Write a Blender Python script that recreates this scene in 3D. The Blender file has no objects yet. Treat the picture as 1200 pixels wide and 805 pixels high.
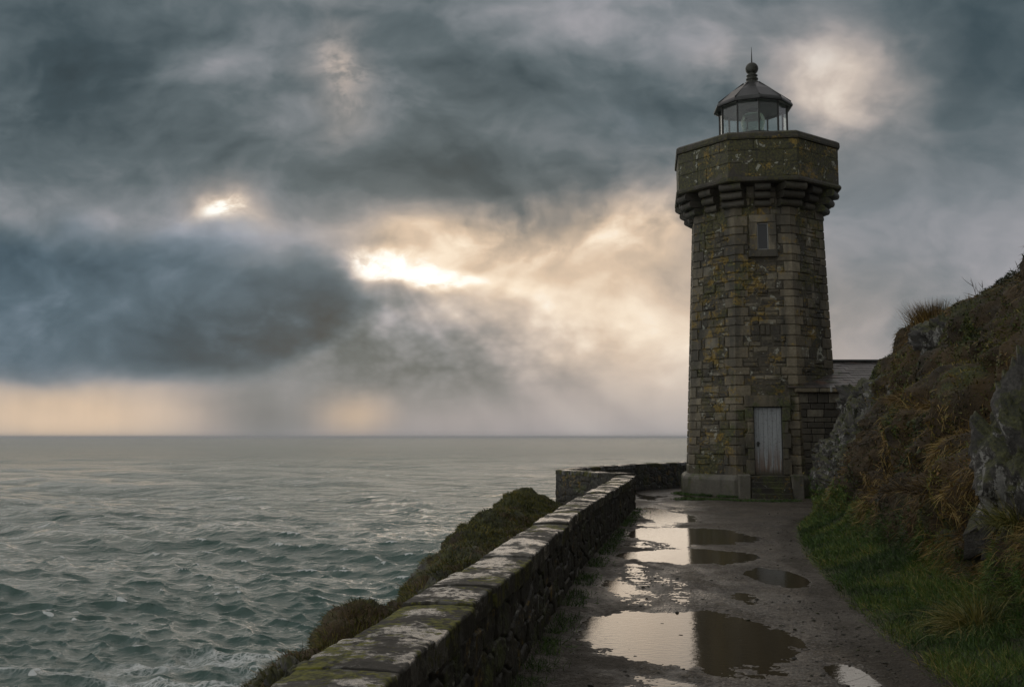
import bpy, bmesh, math, random
import numpy as np
from mathutils import Vector, Matrix

random.seed(7)
RNG = np.random.default_rng(7)
scene = bpy.context.scene
COL = scene.collection
EYE = 1.75
SEA = -14.0

# ------------------------------------------------------------------ noise
def _hash(ix, iy, iz, seed):
    h = (ix.astype(np.int64) * 374761393 + iy.astype(np.int64) * 668265263 + iz.astype(np.int64) * 1274126177 + seed * 974711) & 0xFFFFFFFF
    h = ((h ^ (h >> 13)) * 1274126177) & 0xFFFFFFFF
    h = ((h ^ (h >> 16)) * 2246822519) & 0xFFFFFFFF
    return (h ^ (h >> 15)) & 0xFFFFFFFF

def hash01(ix, iy, iz, seed=0):
    return _hash(np.asarray(ix), np.asarray(iy), np.asarray(iz), seed) / 4294967295.0

def vnoise(x, y, z, seed=0):
    """gradient noise, about -1..1"""
    x, y, z = np.broadcast_arrays(np.asarray(x, float), np.asarray(y, float), np.asarray(z, float))
    ix, iy, iz = np.floor(x), np.floor(y), np.floor(z)
    fx, fy, fz = x - ix, y - iy, z - iz
    ix, iy, iz = ix.astype(np.int64), iy.astype(np.int64), iz.astype(np.int64)
    u, v, w = (t * t * t * (t * (t * 6 - 15) + 10) for t in (fx, fy, fz))
    def g(dx, dy, dz):
        h = _hash(ix + dx, iy + dy, iz + dz, seed)
        a = (h & 0xFFFF) / 65535.0 * 2 * np.pi
        c = ((h >> 16) & 0xFFFF) / 32767.5 - 1
        s = np.sqrt(np.maximum(0, 1 - c * c))
        return np.cos(a) * s * (fx - dx) + np.sin(a) * s * (fy - dy) + c * (fz - dz)
    x00 = g(0,0,0) * (1-u) + g(1,0,0) * u
    x10 = g(0,1,0) * (1-u) + g(1,1,0) * u
    x01 = g(0,0,1) * (1-u) + g(1,0,1) * u
    x11 = g(0,1,1) * (1-u) + g(1,1,1) * u
    return ((x00 * (1-v) + x10 * v) * (1-w) + (x01 * (1-v) + x11 * v) * w) * 1.6

def fbm(x, y, z, octaves=5, seed=0, gain=.5, lac=2.03):
    a, s, t = 1.0, 0.0, 0.0
    for o in range(octaves):
        s = s + a * vnoise(x, y, z, seed + o * 17)
        t += a
        x, y, z = np.asarray(x) * lac + 3.1, np.asarray(y) * lac + 1.7, np.asarray(z) * lac + 5.3
        a *= gain
    return s / t

def cells(x, y, z, seed=0, jitter=.85):
    """F1, F2 and an id in 0..1 of the nearest cell"""
    x, y, z = np.broadcast_arrays(np.asarray(x, float), np.asarray(y, float), np.asarray(z, float))
    ix, iy, iz = np.floor(x).astype(np.int64), np.floor(y).astype(np.int64), np.floor(z).astype(np.int64)
    f1 = np.full(x.shape, 9.0); f2 = np.full(x.shape, 9.0); idv = np.zeros(x.shape)
    for dx in (-1, 0, 1):
        for dy in (-1, 0, 1):
            for dz in (-1, 0, 1):
                cx, cy, cz = ix + dx, iy + dy, iz + dz
                px = cx + .5 + jitter * (hash01(cx, cy, cz, seed) - .5)
                py = cy + .5 + jitter * (hash01(cx, cy, cz, seed + 1) - .5)
                pz = cz + .5 + jitter * (hash01(cx, cy, cz, seed + 2) - .5)
                d = np.sqrt((x - px) ** 2 + (y - py) ** 2 + (z - pz) ** 2)
                near = d < f1
                f2 = np.where(near, f1, np.minimum(f2, d))
                idv = np.where(near, hash01(cx, cy, cz, seed + 3), idv)
                f1 = np.where(near, d, f1)
    return f1, f2, idv

def facets(x, y, z, seed, slope=.5, off=.3):
    """angular blocks: every cell is a tilted plane with its own height; returns height and cell edge distance"""
    x, y, z = np.broadcast_arrays(np.asarray(x, float), np.asarray(y, float), np.asarray(z, float))
    ix, iy, iz = np.floor(x).astype(np.int64), np.floor(y).astype(np.int64), np.floor(z).astype(np.int64)
    f1 = np.full(x.shape, 9.0); f2 = np.full(x.shape, 9.0); h = np.zeros(x.shape)
    for dx in (-1, 0, 1):
        for dy in (-1, 0, 1):
            for dz in (-1, 0, 1):
                cx, cy, cz = ix + dx, iy + dy, iz + dz
                r = [hash01(cx, cy, cz, seed + k) - .5 for k in range(7)]
                ox, oy, oz = x - (cx + .5 + .9 * r[0]), y - (cy + .5 + .9 * r[1]), z - (cz + .5 + .9 * r[2])
                d = np.sqrt(ox * ox + oy * oy + oz * oz)
                hh = off * 2 * r[3] + slope * 2 * (ox * r[4] + oy * r[5] + oz * r[6])
                near = d < f1
                f2 = np.where(near, f1, np.minimum(f2, d)); h = np.where(near, hh, h); f1 = np.where(near, d, f1)
    return h, f2 - f1

def sstep(a, b, x):
    t = np.clip((x - a) / (b - a), 0, 1)
    return t * t * (3 - 2 * t)

# ------------------------------------------------------------------ mesh helpers
def raw_mesh(name, verts, quads=None, tris=None, attrs=None, smooth=True):
    me = bpy.data.meshes.new(name)
    verts = np.asarray(verts, np.float32).reshape(-1, 3)
    loops, starts, totals, k = [], [], [], 0
    for arr, n in ((quads, 4), (tris, 3)):
        if arr is None or len(arr) == 0:
            continue
        arr = np.asarray(arr, np.int32).reshape(-1, n)
        loops.append(arr.ravel())
        starts.append(k + np.arange(len(arr), dtype=np.int32) * n)
        totals.append(np.full(len(arr), n, np.int32))
        k += arr.size
    loops = np.concatenate(loops); starts = np.concatenate(starts); totals = np.concatenate(totals)
    me.vertices.add(len(verts)); me.vertices.foreach_set('co', verts.ravel())
    me.loops.add(len(loops)); me.loops.foreach_set('vertex_index', loops)
    me.polygons.add(len(starts)); me.polygons.foreach_set('loop_start', starts)
    me.polygons.foreach_set('loop_total', totals)
    me.polygons.foreach_set('use_smooth', np.full(len(starts), smooth))
    for k, v in (attrs or {}).items():
        at = me.attributes.new(k, 'FLOAT', 'POINT')
        at.data.foreach_set('value', np.asarray(v, np.float32).ravel())
    me.update(calc_edges=True); me.validate()
    return me

def link(name, me, mat=None, parent=None):
    o = bpy.data.objects.new(name, me)
    COL.objects.link(o)
    if mat is not None:
        me.materials.append(mat)
    if parent is not None:
        o.parent = parent
        o.location = -Vector(parent_world(parent))      # part meshes are written in world metres
    return o

def parent_world(p):
    v = Vector(p.location)
    return v if p.parent is None else v + parent_world(p.parent)

def part(name, me, mat, parent):
    o = bpy.data.objects.new(name, me)
    COL.objects.link(o)
    if mat is not None and not me.materials:
        me.materials.append(mat)
    o.parent = parent
    o.location = -parent_world(parent)
    return o

def tag(o, label=None, cat=None, group=None, kind=None):
    if label: o['label'] = label
    if cat: o['category'] = cat
    if group: o['group'] = group
    if kind: o['kind'] = kind
    return o

def thing(name, loc, label, cat, group=None):
    o = bpy.data.objects.new(name, None)
    COL.objects.link(o)
    o.location = loc
    o.empty_display_size = .2
    return tag(o, label, cat, group)

def grid_quads(nr, nc, wrap=False):
    i = np.arange(nr - 1)[:, None] * nc
    if wrap:
        j = np.arange(nc)[None, :]; j2 = (j + 1) % nc
    else:
        j = np.arange(nc - 1)[None, :]; j2 = j + 1
    return np.stack([i + j, i + j2, i + nc + j2, i + nc + j], -1).reshape(-1, 4)

class Acc:
    """collects small shapes into one mesh, with a tone per vertex"""
    def __init__(s):
        s.v, s.q, s.t, s.tone, s.n = [], [], [], [], 0
    def add(s, v, q=None, t=None, tone=.5):
        v = np.asarray(v, float).reshape(-1, 3)
        s.v.append(v); s.tone.append(np.full(len(v), tone))
        if q is not None and len(q): s.q.append(np.asarray(q) + s.n)
        if t is not None and len(t): s.t.append(np.asarray(t) + s.n)
        s.n += len(v)
    def box(s, c, e, ax=None, tone=.5, bev=.0):
        """box with centre c, half sizes e, axes ax (3x3 rows)"""
        ax = np.eye(3) if ax is None else np.asarray(ax, float)
        e = np.asarray(e, float); c = np.asarray(c, float)
        if bev <= 0:
            sg = np.array([[x, y, z] for z in (-1, 1) for y in (-1, 1) for x in (-1, 1)], float)
            v = c + (sg * e) @ ax
            s.add(v, [[0,2,3,1],[4,5,7,6],[0,1,5,4],[2,6,7,3],[0,4,6,2],[1,3,7,5]], tone=tone)
        else:
            v, q, t = bevel_box(e, bev)
            s.add(c + v @ ax, q, t, tone)
    def lathe(s, c, prof, seg=24, tone=.5, rot=0):
        prof = np.asarray(prof, float)
        a = rot + np.arange(seg) / seg * 2 * np.pi
        v = np.stack([prof[:, :1] * np.cos(a), prof[:, :1] * np.sin(a), np.repeat(prof[:, 1:], seg, 1)], -1) + np.asarray(c, float)
        s.add(v.reshape(-1, 3), grid_quads(len(prof), seg, True), tone=tone)
    def mesh(s, name, smooth=False):
        return raw_mesh(name, np.concatenate(s.v), np.concatenate(s.q) if s.q else None, np.concatenate(s.t) if s.t else None,
                        {'tone': np.concatenate(s.tone)}, smooth)

def bevel_box(e, b):
    b = min(b, *(x * .8 for x in e))
    pts, idx = [], {}
    def P(ax, sgn):
        key = (ax, sgn)
        if key not in idx:
            p = [sgn[i] * (e[i] - (0 if i == ax else b)) for i in range(3)]
            idx[key] = len(pts); pts.append(p)
        return idx[key]
    q, t = [], []
    for ax in range(3):
        u, w = (ax + 1) % 3, (ax + 2) % 3
        for sg in (-1, 1):
            f = []
            for su, sw in ((-1,-1),(1,-1),(1,1),(-1,1)):
                sn = [0,0,0]; sn[ax] = sg; sn[u] = su; sn[w] = sw
                f.append(P(ax, tuple(sn)))
            q.append(f if sg > 0 else f[::-1])
    for ax in range(3):
        u, w = (ax + 1) % 3, (ax + 2) % 3
        for su in (-1, 1):
            for sw in (-1, 1):
                a = [0,0,0]; a[ax] = -1; a[u] = su; a[w] = sw
                c = list(a); c[ax] = 1
                f = [P(u, tuple(a)), P(u, tuple(c)), P(w, tuple(c)), P(w, tuple(a))]
                q.append(f if su * sw < 0 else f[::-1])
    for sx in (-1, 1):
        for sy in (-1, 1):
            for sz in (-1, 1):
                sn = (sx, sy, sz)
                f = [P(0, sn), P(1, sn), P(2, sn)]
                t.append(f if sx * sy * sz > 0 else f[::-1])
    return np.array(pts), np.array(q), np.array(t)

# ------------------------------------------------------------------ node helpers
class Tree:
    def __init__(s, tree):
        s.t = tree
        for n in list(tree.nodes): tree.nodes.remove(n)
    def n(s, typ, ins=None, **props):
        nd = s.t.nodes.new(typ)
        for k, v in props.items(): setattr(nd, k, v)
        for k, v in (ins or {}).items(): s.put(nd.inputs[k], v)
        return nd
    def put(s, sock, v):
        if isinstance(v, bpy.types.NodeSocket): s.t.links.new(v, sock)
        else:
            if sock.type == 'RGBA' and len(v) == 3: v = (*v, 1)
            sock.default_value = v
    def m(s, op, a, b=0.0, c=0.0, clamp=False):
        nd = s.n('ShaderNodeMath', operation=op, use_clamp=clamp)
        s.put(nd.inputs[0], a)
        if len(nd.inputs) > 1: s.put(nd.inputs[1], b)
        if len(nd.inputs) > 2 and op in ('MULTIPLY_ADD', 'SMOOTH_MIN', 'SMOOTH_MAX', 'COMPARE'): s.put(nd.inputs[2], c)
        return nd.outputs[0]
    def add(s, a, b): return s.m('ADD', a, b)
    def sub(s, a, b): return s.m('SUBTRACT', a, b)
    def mul(s, a, b): return s.m('MULTIPLY', a, b)
    def mad(s, a, b, c): return s.m('MULTIPLY_ADD', a, b, c)
    def step(s, v, a, b, lo=0.0, hi=1.0, kind='SMOOTHSTEP'):
        nd = s.n('ShaderNodeMapRange', interpolation_type=kind)
        for k, x in zip((0, 1, 2, 3, 4), (v, a, b, lo, hi)): s.put(nd.inputs[k], x)
        return nd.outputs[0]
    def mix(s, f, a, b, blend='MIX'):
        nd = s.n('ShaderNodeMix', data_type='RGBA', blend_type=blend)
        s.put(nd.inputs[0], f); s.put(nd.inputs[6], a); s.put(nd.inputs[7], b)
        return nd.outputs[2]
    def noise(s, vec, scale, detail=4, rough=.55, dist=0, out=0, lac=2.0):
        nd = s.n('ShaderNodeTexNoise', {'Scale': scale, 'Detail': detail, 'Roughness': rough, 'Distortion': dist, 'Lacunarity': lac})
        s.put(nd.inputs['Vector'], vec)
        return nd.outputs[out]
    def ramp(s, f, stops, interp='LINEAR'):
        nd = s.n('ShaderNodeValToRGB')
        cr = nd.color_ramp; cr.interpolation = interp
        while len(cr.elements) < len(stops): cr.elements.new(.5)
        for el, (p, c) in zip(cr.elements, stops):
            el.position = p; el.color = (*c, 1)
        s.put(nd.inputs[0], f)
        return nd.outputs[0]
    def attr(s, name): return s.n('ShaderNodeAttribute', attribute_name=name).outputs['Fac']
    def obj(s): return s.n('ShaderNodeTexCoord').outputs['Object']
    def pos(s): return s.n('ShaderNodeNewGeometry').outputs['Position']
    def vscale(s, v, sc):
        nd = s.n('ShaderNodeVectorMath', operation='MULTIPLY')
        s.put(nd.inputs[0], v); nd.inputs[1].default_value = sc
        return nd.outputs[0]
    def xyz(s, v):
        nd = s.n('ShaderNodeSeparateXYZ'); s.put(nd.inputs[0], v)
        return nd.outputs
    def bump(s, h, strength=.5, dist=.02, normal=None):
        nd = s.n('ShaderNodeBump', {'Strength': strength, 'Distance': dist})
        s.put(nd.inputs['Height'], h)
        if normal is not None: s.put(nd.inputs['Normal'], normal)
        return nd.outputs[0]

def material(name):
    m = bpy.data.materials.new(name); m.use_nodes = True
    return m, Tree(m.node_tree)

def surface(t, color, rough, normal=None, **extra):
    b = t.n('ShaderNodeBsdfPrincipled')
    t.put(b.inputs['Base Color'], color); t.put(b.inputs['Roughness'], rough)
    if normal is not None: t.put(b.inputs['Normal'], normal)
    for k, v in extra.items(): t.put(b.inputs[k.replace('_', ' ')], v)
    o = t.n('ShaderNodeOutputMaterial'); t.t.links.new(b.outputs[0], o.inputs[0])
    return b

# ------------------------------------------------------------------ materials
def stone_mat(name, ramp, moss=.5, ochre=.5, white=.5, scale=1.0, rough=.62, bump=.5, mosscol=((.025,.032,.008),(.075,.085,.018)), grime=.5):
    m, t = material(name)
    p = t.pos()
    tone = t.attr('tone')
    n1 = t.noise(p, 2.2 * scale, 6, .6)
    n2 = t.noise(p, 14 * scale, 5, .65)
    f = t.add(t.mad(tone, .62, .03), t.mad(n2, .95, t.mad(n1, .5, -.66)))
    c = t.ramp(f, ramp)
    # dark algae streaks and damp
    streak = t.noise(t.vscale(p, (1, 1, .22)), 1.6 * scale, 6, .62)
    g = t.step(streak, .62 - .22 * grime, .80 - .2 * grime)
    c = t.mix(t.mul(g, .75), c, (.022, .021, .014))
    damp = t.step(t.add(t.noise(t.vscale(p, (1, 1, .45)), .75 * scale, 5, .6), t.mad(n2, .3, -.15)), .46, .66)
    c = t.mix(t.mul(damp, .62 * grime), c, (.020, .017, .009))
    # moss
    big = t.noise(p, .45 * scale, 3, .5)
    nm = t.add(t.add(t.noise(p, 1.3 * scale, 7, .68, .5), t.mad(big, .5, -.25)), t.mad(n2, .3, -.15))
    fm = t.step(nm, .72 - .3 * moss, .86 - .3 * moss)
    mc = t.mix(t.step(n2, .35, .65), mosscol[0], mosscol[1])
    c = t.mix(t.mul(fm, .9), c, mc)
    # ochre lichen
    no = t.add(t.add(t.noise(t.vscale(p, (1.1, 1.1, 1.5)), 2.1 * scale, 7, .70, .4), t.mad(t.noise(p, .5 * scale, 2, .5), .4, -.2)), t.mad(n2, .3, -.15))
    fo = t.step(no, .74 - .26 * ochre, .86 - .26 * ochre)
    c = t.mix(t.mul(fo, .8), c, t.mix(t.step(n2, .3, .7), (.10, .064, .006), (.27, .175, .02)))
    # pale crusty lichen
    nw = t.add(t.noise(p, 3.4 * scale, 6, .64, .6), t.mad(n2, .3, -.15))
    fw = t.step(nw, .80 - .22 * white, .84 - .22 * white)
    c = t.mix(t.mul(fw, .75), c, t.mix(n2, (.17, .175, .13), (.46, .46, .39)))
    h = t.add(t.mul(n2, .8), t.add(t.mul(n1, .5), t.mul(t.noise(p, 45 * scale, 4, .6), .4)))
    h = t.add(h, t.mul(fm, .35))
    r = t.mad(n1, .35, rough - .2)
    surface(t, c, r, t.bump(h, bump, .03 / scale))
    return m

GREY = [(.0, (.024,.019,.011)), (.3, (.066,.055,.034)), (.55, (.130,.112,.074)), (.8, (.21,.186,.132)), (1, (.40,.365,.28))]
DARKG = [(.0, (.018,.015,.010)), (.35, (.045,.038,.026)), (.6, (.085,.074,.052)), (.85, (.15,.133,.095)), (1, (.24,.22,.17))]
M = {}
M['tower'] = stone_mat('weathered_tower_stone', GREY, moss=.78, ochre=.80, white=.90, bump=1.0, grime=.85, mosscol=((.020,.020,.005),(.085,.080,.014)))
M['quoin'] = stone_mat('dressed_quoin_stone', [(0,(.055,.043,.025)),(.4,(.145,.12,.075)),(.7,(.235,.20,.135)),(1,(.38,.335,.245))], moss=.50, ochre=.68, white=.5, bump=.8, grime=.8)
M['mortar'] = stone_mat('dark_mortar', [(0,(.02,.018,.014)),(1,(.07,.064,.052))], moss=.6, ochre=.5, white=.1)
M['parapet'] = stone_mat('mossy_parapet_stone', DARKG, moss=1.22, ochre=.70, white=.88, scale=1.1, mosscol=((.007,.008,.0015),(.066,.062,.008)))
M['coping_par'] = stone_mat('parapet_coping_stone', DARKG, moss=.9, ochre=.45, white=.4, bump=.9, grime=.8, mosscol=((.009,.010,.002),(.06,.056,.009)))
M['corbel'] = stone_mat('corbel_stone', [(.0,(.010,.008,.005)),(.4,(.032,.027,.018)),(.7,(.07,.061,.042)),(1,(.16,.145,.105))], moss=.6, ochre=.4, white=.35, grime=.9, bump=.9)

M['plinth'] = stone_mat('plinth_stone', [(0,(.05,.046,.036)),(.4,(.12,.11,.085)),(.7,(.19,.175,.14)),(1,(.27,.255,.21))], moss=.6, ochre=.4, white=.25, bump=.35)
M['rubble'] = stone_mat('damp_rubble_wall', [(.0,(.008,.0065,.004)),(.35,(.022,.018,.011)),(.6,(.048,.041,.027)),(.85,(.10,.088,.06)),(1,(.2,.18,.13))], moss=.66, ochre=.62, white=.72, scale=2.0, bump=1.0, grime=.9)
M['annex'] = stone_mat('annex_rubble_stone', DARKG, moss=.35, ochre=.2, white=.2, bump=.5)

def coping_mat():
    m, t = material('wet_coping_stone')
    p = t.pos(); tone = t.attr('tone')
    n1 = t.noise(p, 2.3, 6, .6); n2 = t.noise(p, 22, 6, .68); n3 = t.noise(p, 90, 3, .6)
    c = t.ramp(t.add(t.mad(tone, .5, .06), t.mad(n2, .7, t.mad(n1, .4, -.5))),
               [(0,(.014,.013,.010)),(.35,(.042,.039,.032)),(.65,(.09,.085,.072)),(1,(.21,.20,.175))])
    spots = t.step(t.noise(p, 7, 4, .6, .5), .56, .66)
    c = t.mix(t.mul(spots, .55), c, (.035,.034,.026))
    wl = t.step(t.add(t.noise(p, 5, 4, .6, .8), t.mad(n2, .25, -.12)), .60, .66)
    c = t.mix(t.mul(wl, .35), c, (.24,.24,.21))
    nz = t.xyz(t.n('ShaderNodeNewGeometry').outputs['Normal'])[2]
    n4 = t.noise(p, 9, 6, .7)
    nm = t.add(t.noise(p, 1.9, 6, .62, .6), t.add(t.mad(n2, .35, -.175), t.mad(n4, .45, -.225)))
    fm = t.step(t.add(nm, t.mad(t.attr('mossy'), .13, -.05)), .54, .62)
    c = t.mix(t.mul(fm, .92), c, t.mix(t.step(n2, .35, .65), (.018,.022,.004), (.15,.15,.018)))
    fo = t.step(t.noise(t.vscale(p, (1,1,1)), 3.3, 5, .6, .4), .66, .72)
    c = t.mix(t.mul(fo, .6), c, (.26,.2,.06))
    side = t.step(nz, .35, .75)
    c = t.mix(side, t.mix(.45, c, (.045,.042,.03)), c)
    wet = t.mul(t.step(t.add(n1, t.mad(n2, .5, -.25)), .46, .56), t.sub(1.0, fm))
    r = t.mad(wet, -.50, .66)
    h = t.add(t.mul(n2, .7), t.add(t.mul(n3, .25), t.mul(fm, .4)))
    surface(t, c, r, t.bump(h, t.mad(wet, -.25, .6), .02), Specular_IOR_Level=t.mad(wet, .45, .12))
    return m
M['coping'] = coping_mat()

def simple(name, a, b, rough, scale=8, bump=.2, metallic=0.0, spec=.5):
    m, t = material(name)
    p = t.pos(); n = t.noise(p, scale, 5, .6)
    surface(t, t.mix(t.step(n, .3, .7), a, b), t.mad(n, .2, rough - .1), t.bump(n, bump, .01), Metallic=metallic)
    return m
M['lead'] = simple('weathered_lead_roofing', (.022,.023,.022), (.046,.047,.045), .40, 5, .25, .35)
M['iron'] = simple('dark_painted_iron', (.014,.015,.013), (.03,.031,.026), .5, 14, .2)
M['bronze'] = simple('dull_green_bronze', (.02,.022,.017), (.045,.047,.035), .45, 20, .2, .3)
M['frame'] = simple('grey_painted_window_frame', (.2,.205,.195), (.3,.3,.28), .55, 20, .2)
M['twig'] = simple('dry_brown_twig', (.03,.022,.014), (.06,.045,.028), .8, 30, .2)

def door_mat():
    m, t = material('faded_white_door_paint')
    p = t.pos(); x, y, z = t.xyz(p)
    n = t.noise(t.vscale(p, (9, 9, .9)), 1.5, 6, .65)
    n2 = t.noise(p, 18, 5, .7)
    c = t.mix(n, (.20,.215,.22), (.36,.375,.38))
    c = t.mix(t.mul(t.step(n2, .52, .66), .6), c, (.11,.10,.075))
    low = t.mul(t.step(z, 1.75, .75), t.step(t.noise(t.vscale(p, (9, 9, .6)), 1.2, 5, .6), .40, .54))
    c = t.mix(t.mul(low, .75), c, (.13,.060,.022))
    c = t.mix(t.step(t.add(z, t.mul(n2, .25)), 1.02, .80), c, (.06,.05,.03))
    surface(t, c, .55, t.bump(t.add(n, t.mul(n2, .4)), .3, .01))
    return m
M['door'] = door_mat()

def slate_mat():
    m, t = material('wet_slate_roof')
    p = t.pos()
    br = t.n('ShaderNodeTexBrick', {'Scale': 1.0, 'Mortar Size': .012, 'Brick Width': .3, 'Row Height': .2, 'Color1': (.036,.030,.026,1), 'Color2': (.066,.056,.048,1), 'Mortar': (.012,.012,.012,1)})
    cx = t.n('ShaderNodeCombineXYZ'); x, y, z = t.xyz(p)
    t.put(cx.inputs[0], x); t.put(cx.inputs[1], t.mul(z, 1.4)); t.put(br.inputs['Vector'], cx.outputs[0])
    n = t.noise(p, 1.5, 6, .62)
    c = t.mix(t.mul(t.step(n, .52, .66), .8), br.outputs[0], (.035,.042,.014))
    c = t.mix(t.mul(t.step(t.noise(p, 2.3, 5, .6), .55, .64), .6), c, (.10,.05,.03))
    surface(t, c, t.mad(n, .4, .26), t.bump(t.add(t.mul(br.outputs['Fac'], .4), n), .3, .012))
    return m
M['slate'] = slate_mat()

def glass_mat(name, tint, refl=1.0, ior=1.5):
    m, t = material(name)
    lw = t.n('ShaderNodeLayerWeight', {'Blend': .5}).outputs['Facing']
    fr = t.mad(t.m('POWER', lw, 5.0), .9, .04)
    g = t.n('ShaderNodeBsdfGlossy', {'Color': (1, 1, 1, 1), 'Roughness': .03})
    tr = t.n('ShaderNodeBsdfTransparent', {'Color': (*tint, 1)})
    n = t.noise(t.pos(), 2.5, 4, .6)
    df = t.n('ShaderNodeBsdfDiffuse', {'Color': (.3, .33, .31, 1)})
    mx0 = t.n('ShaderNodeMixShader'); t.put(mx0.inputs[0], t.mad(t.step(n, .4, .7), .045, .012))
    t.t.links.new(tr.outputs[0], mx0.inputs[1]); t.t.links.new(df.outputs[0], mx0.inputs[2])
    mx = t.n('ShaderNodeMixShader'); t.put(mx.inputs[0], t.mul(fr, refl))
    t.t.links.new(mx0.outputs[0], mx.inputs[1]); t.t.links.new(g.outputs[0], mx.inputs[2])
    o = t.n('ShaderNodeOutputMaterial'); t.t.links.new(mx.outputs[0], o.inputs[0])
    return m
M['glass'] = glass_mat('salt_hazed_lantern_glass', (.955,.975,.97))
M['lens'] = glass_mat('thick_lens_glass', (.62,.72,.68), 1.6, 1.6)
m, t = material('dark_window_pane')
surface(t, (.016,.018,.018), .12)
M['pane'] = m

def sea_mat():
    m, t = material('grey_green_sea_water')
    p = t.pos(); x, y, z = t.xyz(p)
    foam = t.attr('foam'); dist = t.attr('dist')
    pv = t.vscale(p, (1, 1, 0))
    # lacy foam pattern
    wv = t.n('ShaderNodeVectorMath', operation='MULTIPLY_ADD')
    t.put(wv.inputs[0], t.noise(pv, .35, 4, .6, 0, 1)); wv.inputs[1].default_value = (2.6,)*3; t.put(wv.inputs[2], pv)
    vo = t.n('ShaderNodeTexVoronoi', {'Scale': .75}, feature='DISTANCE_TO_EDGE'); t.put(vo.inputs['Vector'], wv.outputs[0])
    vo2 = t.n('ShaderNodeTexVoronoi', {'Scale': 2.1}, feature='DISTANCE_TO_EDGE'); t.put(vo2.inputs['Vector'], wv.outputs[0])
    lace = t.m('MAXIMUM', t.step(vo.outputs[0], .16, .0), t.mul(t.step(vo2.outputs[0], .17, 0), .8))
    brk = t.noise(pv, 1.1, 6, .7)
    lm = t.attr('lace')
    solid = t.step(t.mul(foam, t.mad(brk, 1.5, .3)), .32, .62)
    thin = t.m('MAXIMUM', t.step(vo.outputs[0], .13, .0), t.mul(t.step(vo2.outputs[0], .15, 0), .7))
    veil = t.mul(t.step(t.mul(lm, t.mad(brk, 1.6, .1)), .12, .75), t.mad(thin, .85, .10))
    ff = t.m('MAXIMUM', t.mul(solid, .9), veil)
    caps = t.noise(t.vscale(p, (.16, .34, 0)), 1.0, 5, .62)
    capm = t.mul(t.step(caps, .635, .69), t.step(dist, 110, 220))
    ff = t.m('MAXIMUM', ff, t.mul(capm, t.step(dist, 1600, 500)))
    deep = t.mix(t.noise(t.vscale(p, (.02, .012, 0)), 1, 4, .6), (.036,.079,.065), (.064,.115,.096))
    c = t.mix(ff, deep, (.62,.64,.62))
    n1 = t.noise(t.vscale(p, (.55, 1.0, 0)), 1.8, 5, .62)
    nf = t.noise(t.vscale(p, (.62, 1.0, 0)), .012, 10, .56)
    n1 = t.sub(1.0, t.mul(t.m('ABSOLUTE', t.sub(t.noise(t.vscale(p, (.6, 1.0, 0)), .9, 6, .62), .5)), 2.0))
    h = t.add(t.mul(n1, t.step(dist, 700, 70, .04, .15)), t.mul(nf, t.step(dist, 60, 260, 4.0, 22.0)))
    nrm = t.bump(h, 1.0, 1.0)
    lw = t.n('ShaderNodeLayerWeight', {'Blend': .5}); t.put(lw.inputs['Normal'], nrm)
    F = t.mad(t.m('POWER', lw.outputs['Facing'], 5.0), .96, .02)
    F = t.m('MINIMUM', F, t.step(dist, 60, 1000, .72, .38))
    F = t.mul(F, t.mad(ff, -.8, 1.0))
    df = t.n('ShaderNodeBsdfDiffuse'); t.put(df.inputs[0], c); t.put(df.inputs['Normal'], nrm)
    gl = t.n('ShaderNodeBsdfGlossy'); gl.inputs[0].default_value = (1, 1, 1, 1); t.put(gl.inputs['Roughness'], t.step(dist, 60, 2500, .07, .16)); t.put(gl.inputs['Normal'], nrm)
    mx = t.n('ShaderNodeMixShader'); t.put(mx.inputs[0], F); t.t.links.new(df.outputs[0], mx.inputs[1]); t.t.links.new(gl.outputs[0], mx.inputs[2])
    o = t.n('ShaderNodeOutputMaterial'); t.t.links.new(mx.outputs[0], o.inputs[0])
    return m
M['sea'] = sea_mat()

def path_mat():
    m, t = material('wet_gravel_path')
    p = t.pos(); wet = t.attr('wet'); verge = t.attr('verge')
    n1 = t.noise(p, 1.1, 6, .62); n2 = t.noise(p, 16, 6, .7); n3 = t.noise(p, 70, 4, .65)
    vo = t.n('ShaderNodeTexVoronoi', {'Scale': 55.0}); t.put(vo.inputs['Vector'], p)
    st = t.n('ShaderNodeSeparateColor'); t.put(st.inputs[0], vo.outputs['Color'])
    c = t.ramp(t.add(t.mul(n2, 1.5), t.add(t.mad(n1, .9, -.78), t.mul(t.sub(n3, .5), .8))), [(.12,(.016,.012,.007)),(.40,(.052,.041,.027)),(.62,(.105,.085,.060)),(.95,(.26,.225,.17))])
    c = t.mix(t.mul(t.step(st.outputs[0], .8, .95), .55), c, (.22,.21,.195))
    c = t.mix(t.mul(t.step(st.outputs[1], .75, .95), .6), c, (.035,.032,.028))
    c = t.mix(t.mul(t.step(n1, .55, .72), .55), c, (.06,.048,.034))
    mud = t.step(t.add(verge, t.add(t.mad(n2, .7, -.35), t.mad(n1, .5, -.25))), .25, .7)
    c = t.mix(t.mul(mud, .85), c, t.mix(n2, (.010,.008,.004), (.038,.028,.014)))
    c = t.mix(t.mul(wet, .6), c, (.026,.023,.019))
    h = t.add(t.mul(n3, .5), t.mul(vo.outputs['Distance'], -.5))
    damp = t.step(t.add(t.noise(t.vscale(p, (1, .6, 1)), .8, 6, .65), t.mad(n2, .35, -.17)), .42, .60)
    r = t.add(t.mad(wet, -.30, .70), t.mul(damp, -.27))
    surface(t, c, r, t.bump(h, t.mad(wet, -.35, .8), .02), Specular_IOR_Level=t.mad(wet, .3, .26))
    return m
M['path'] = path_mat()

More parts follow.
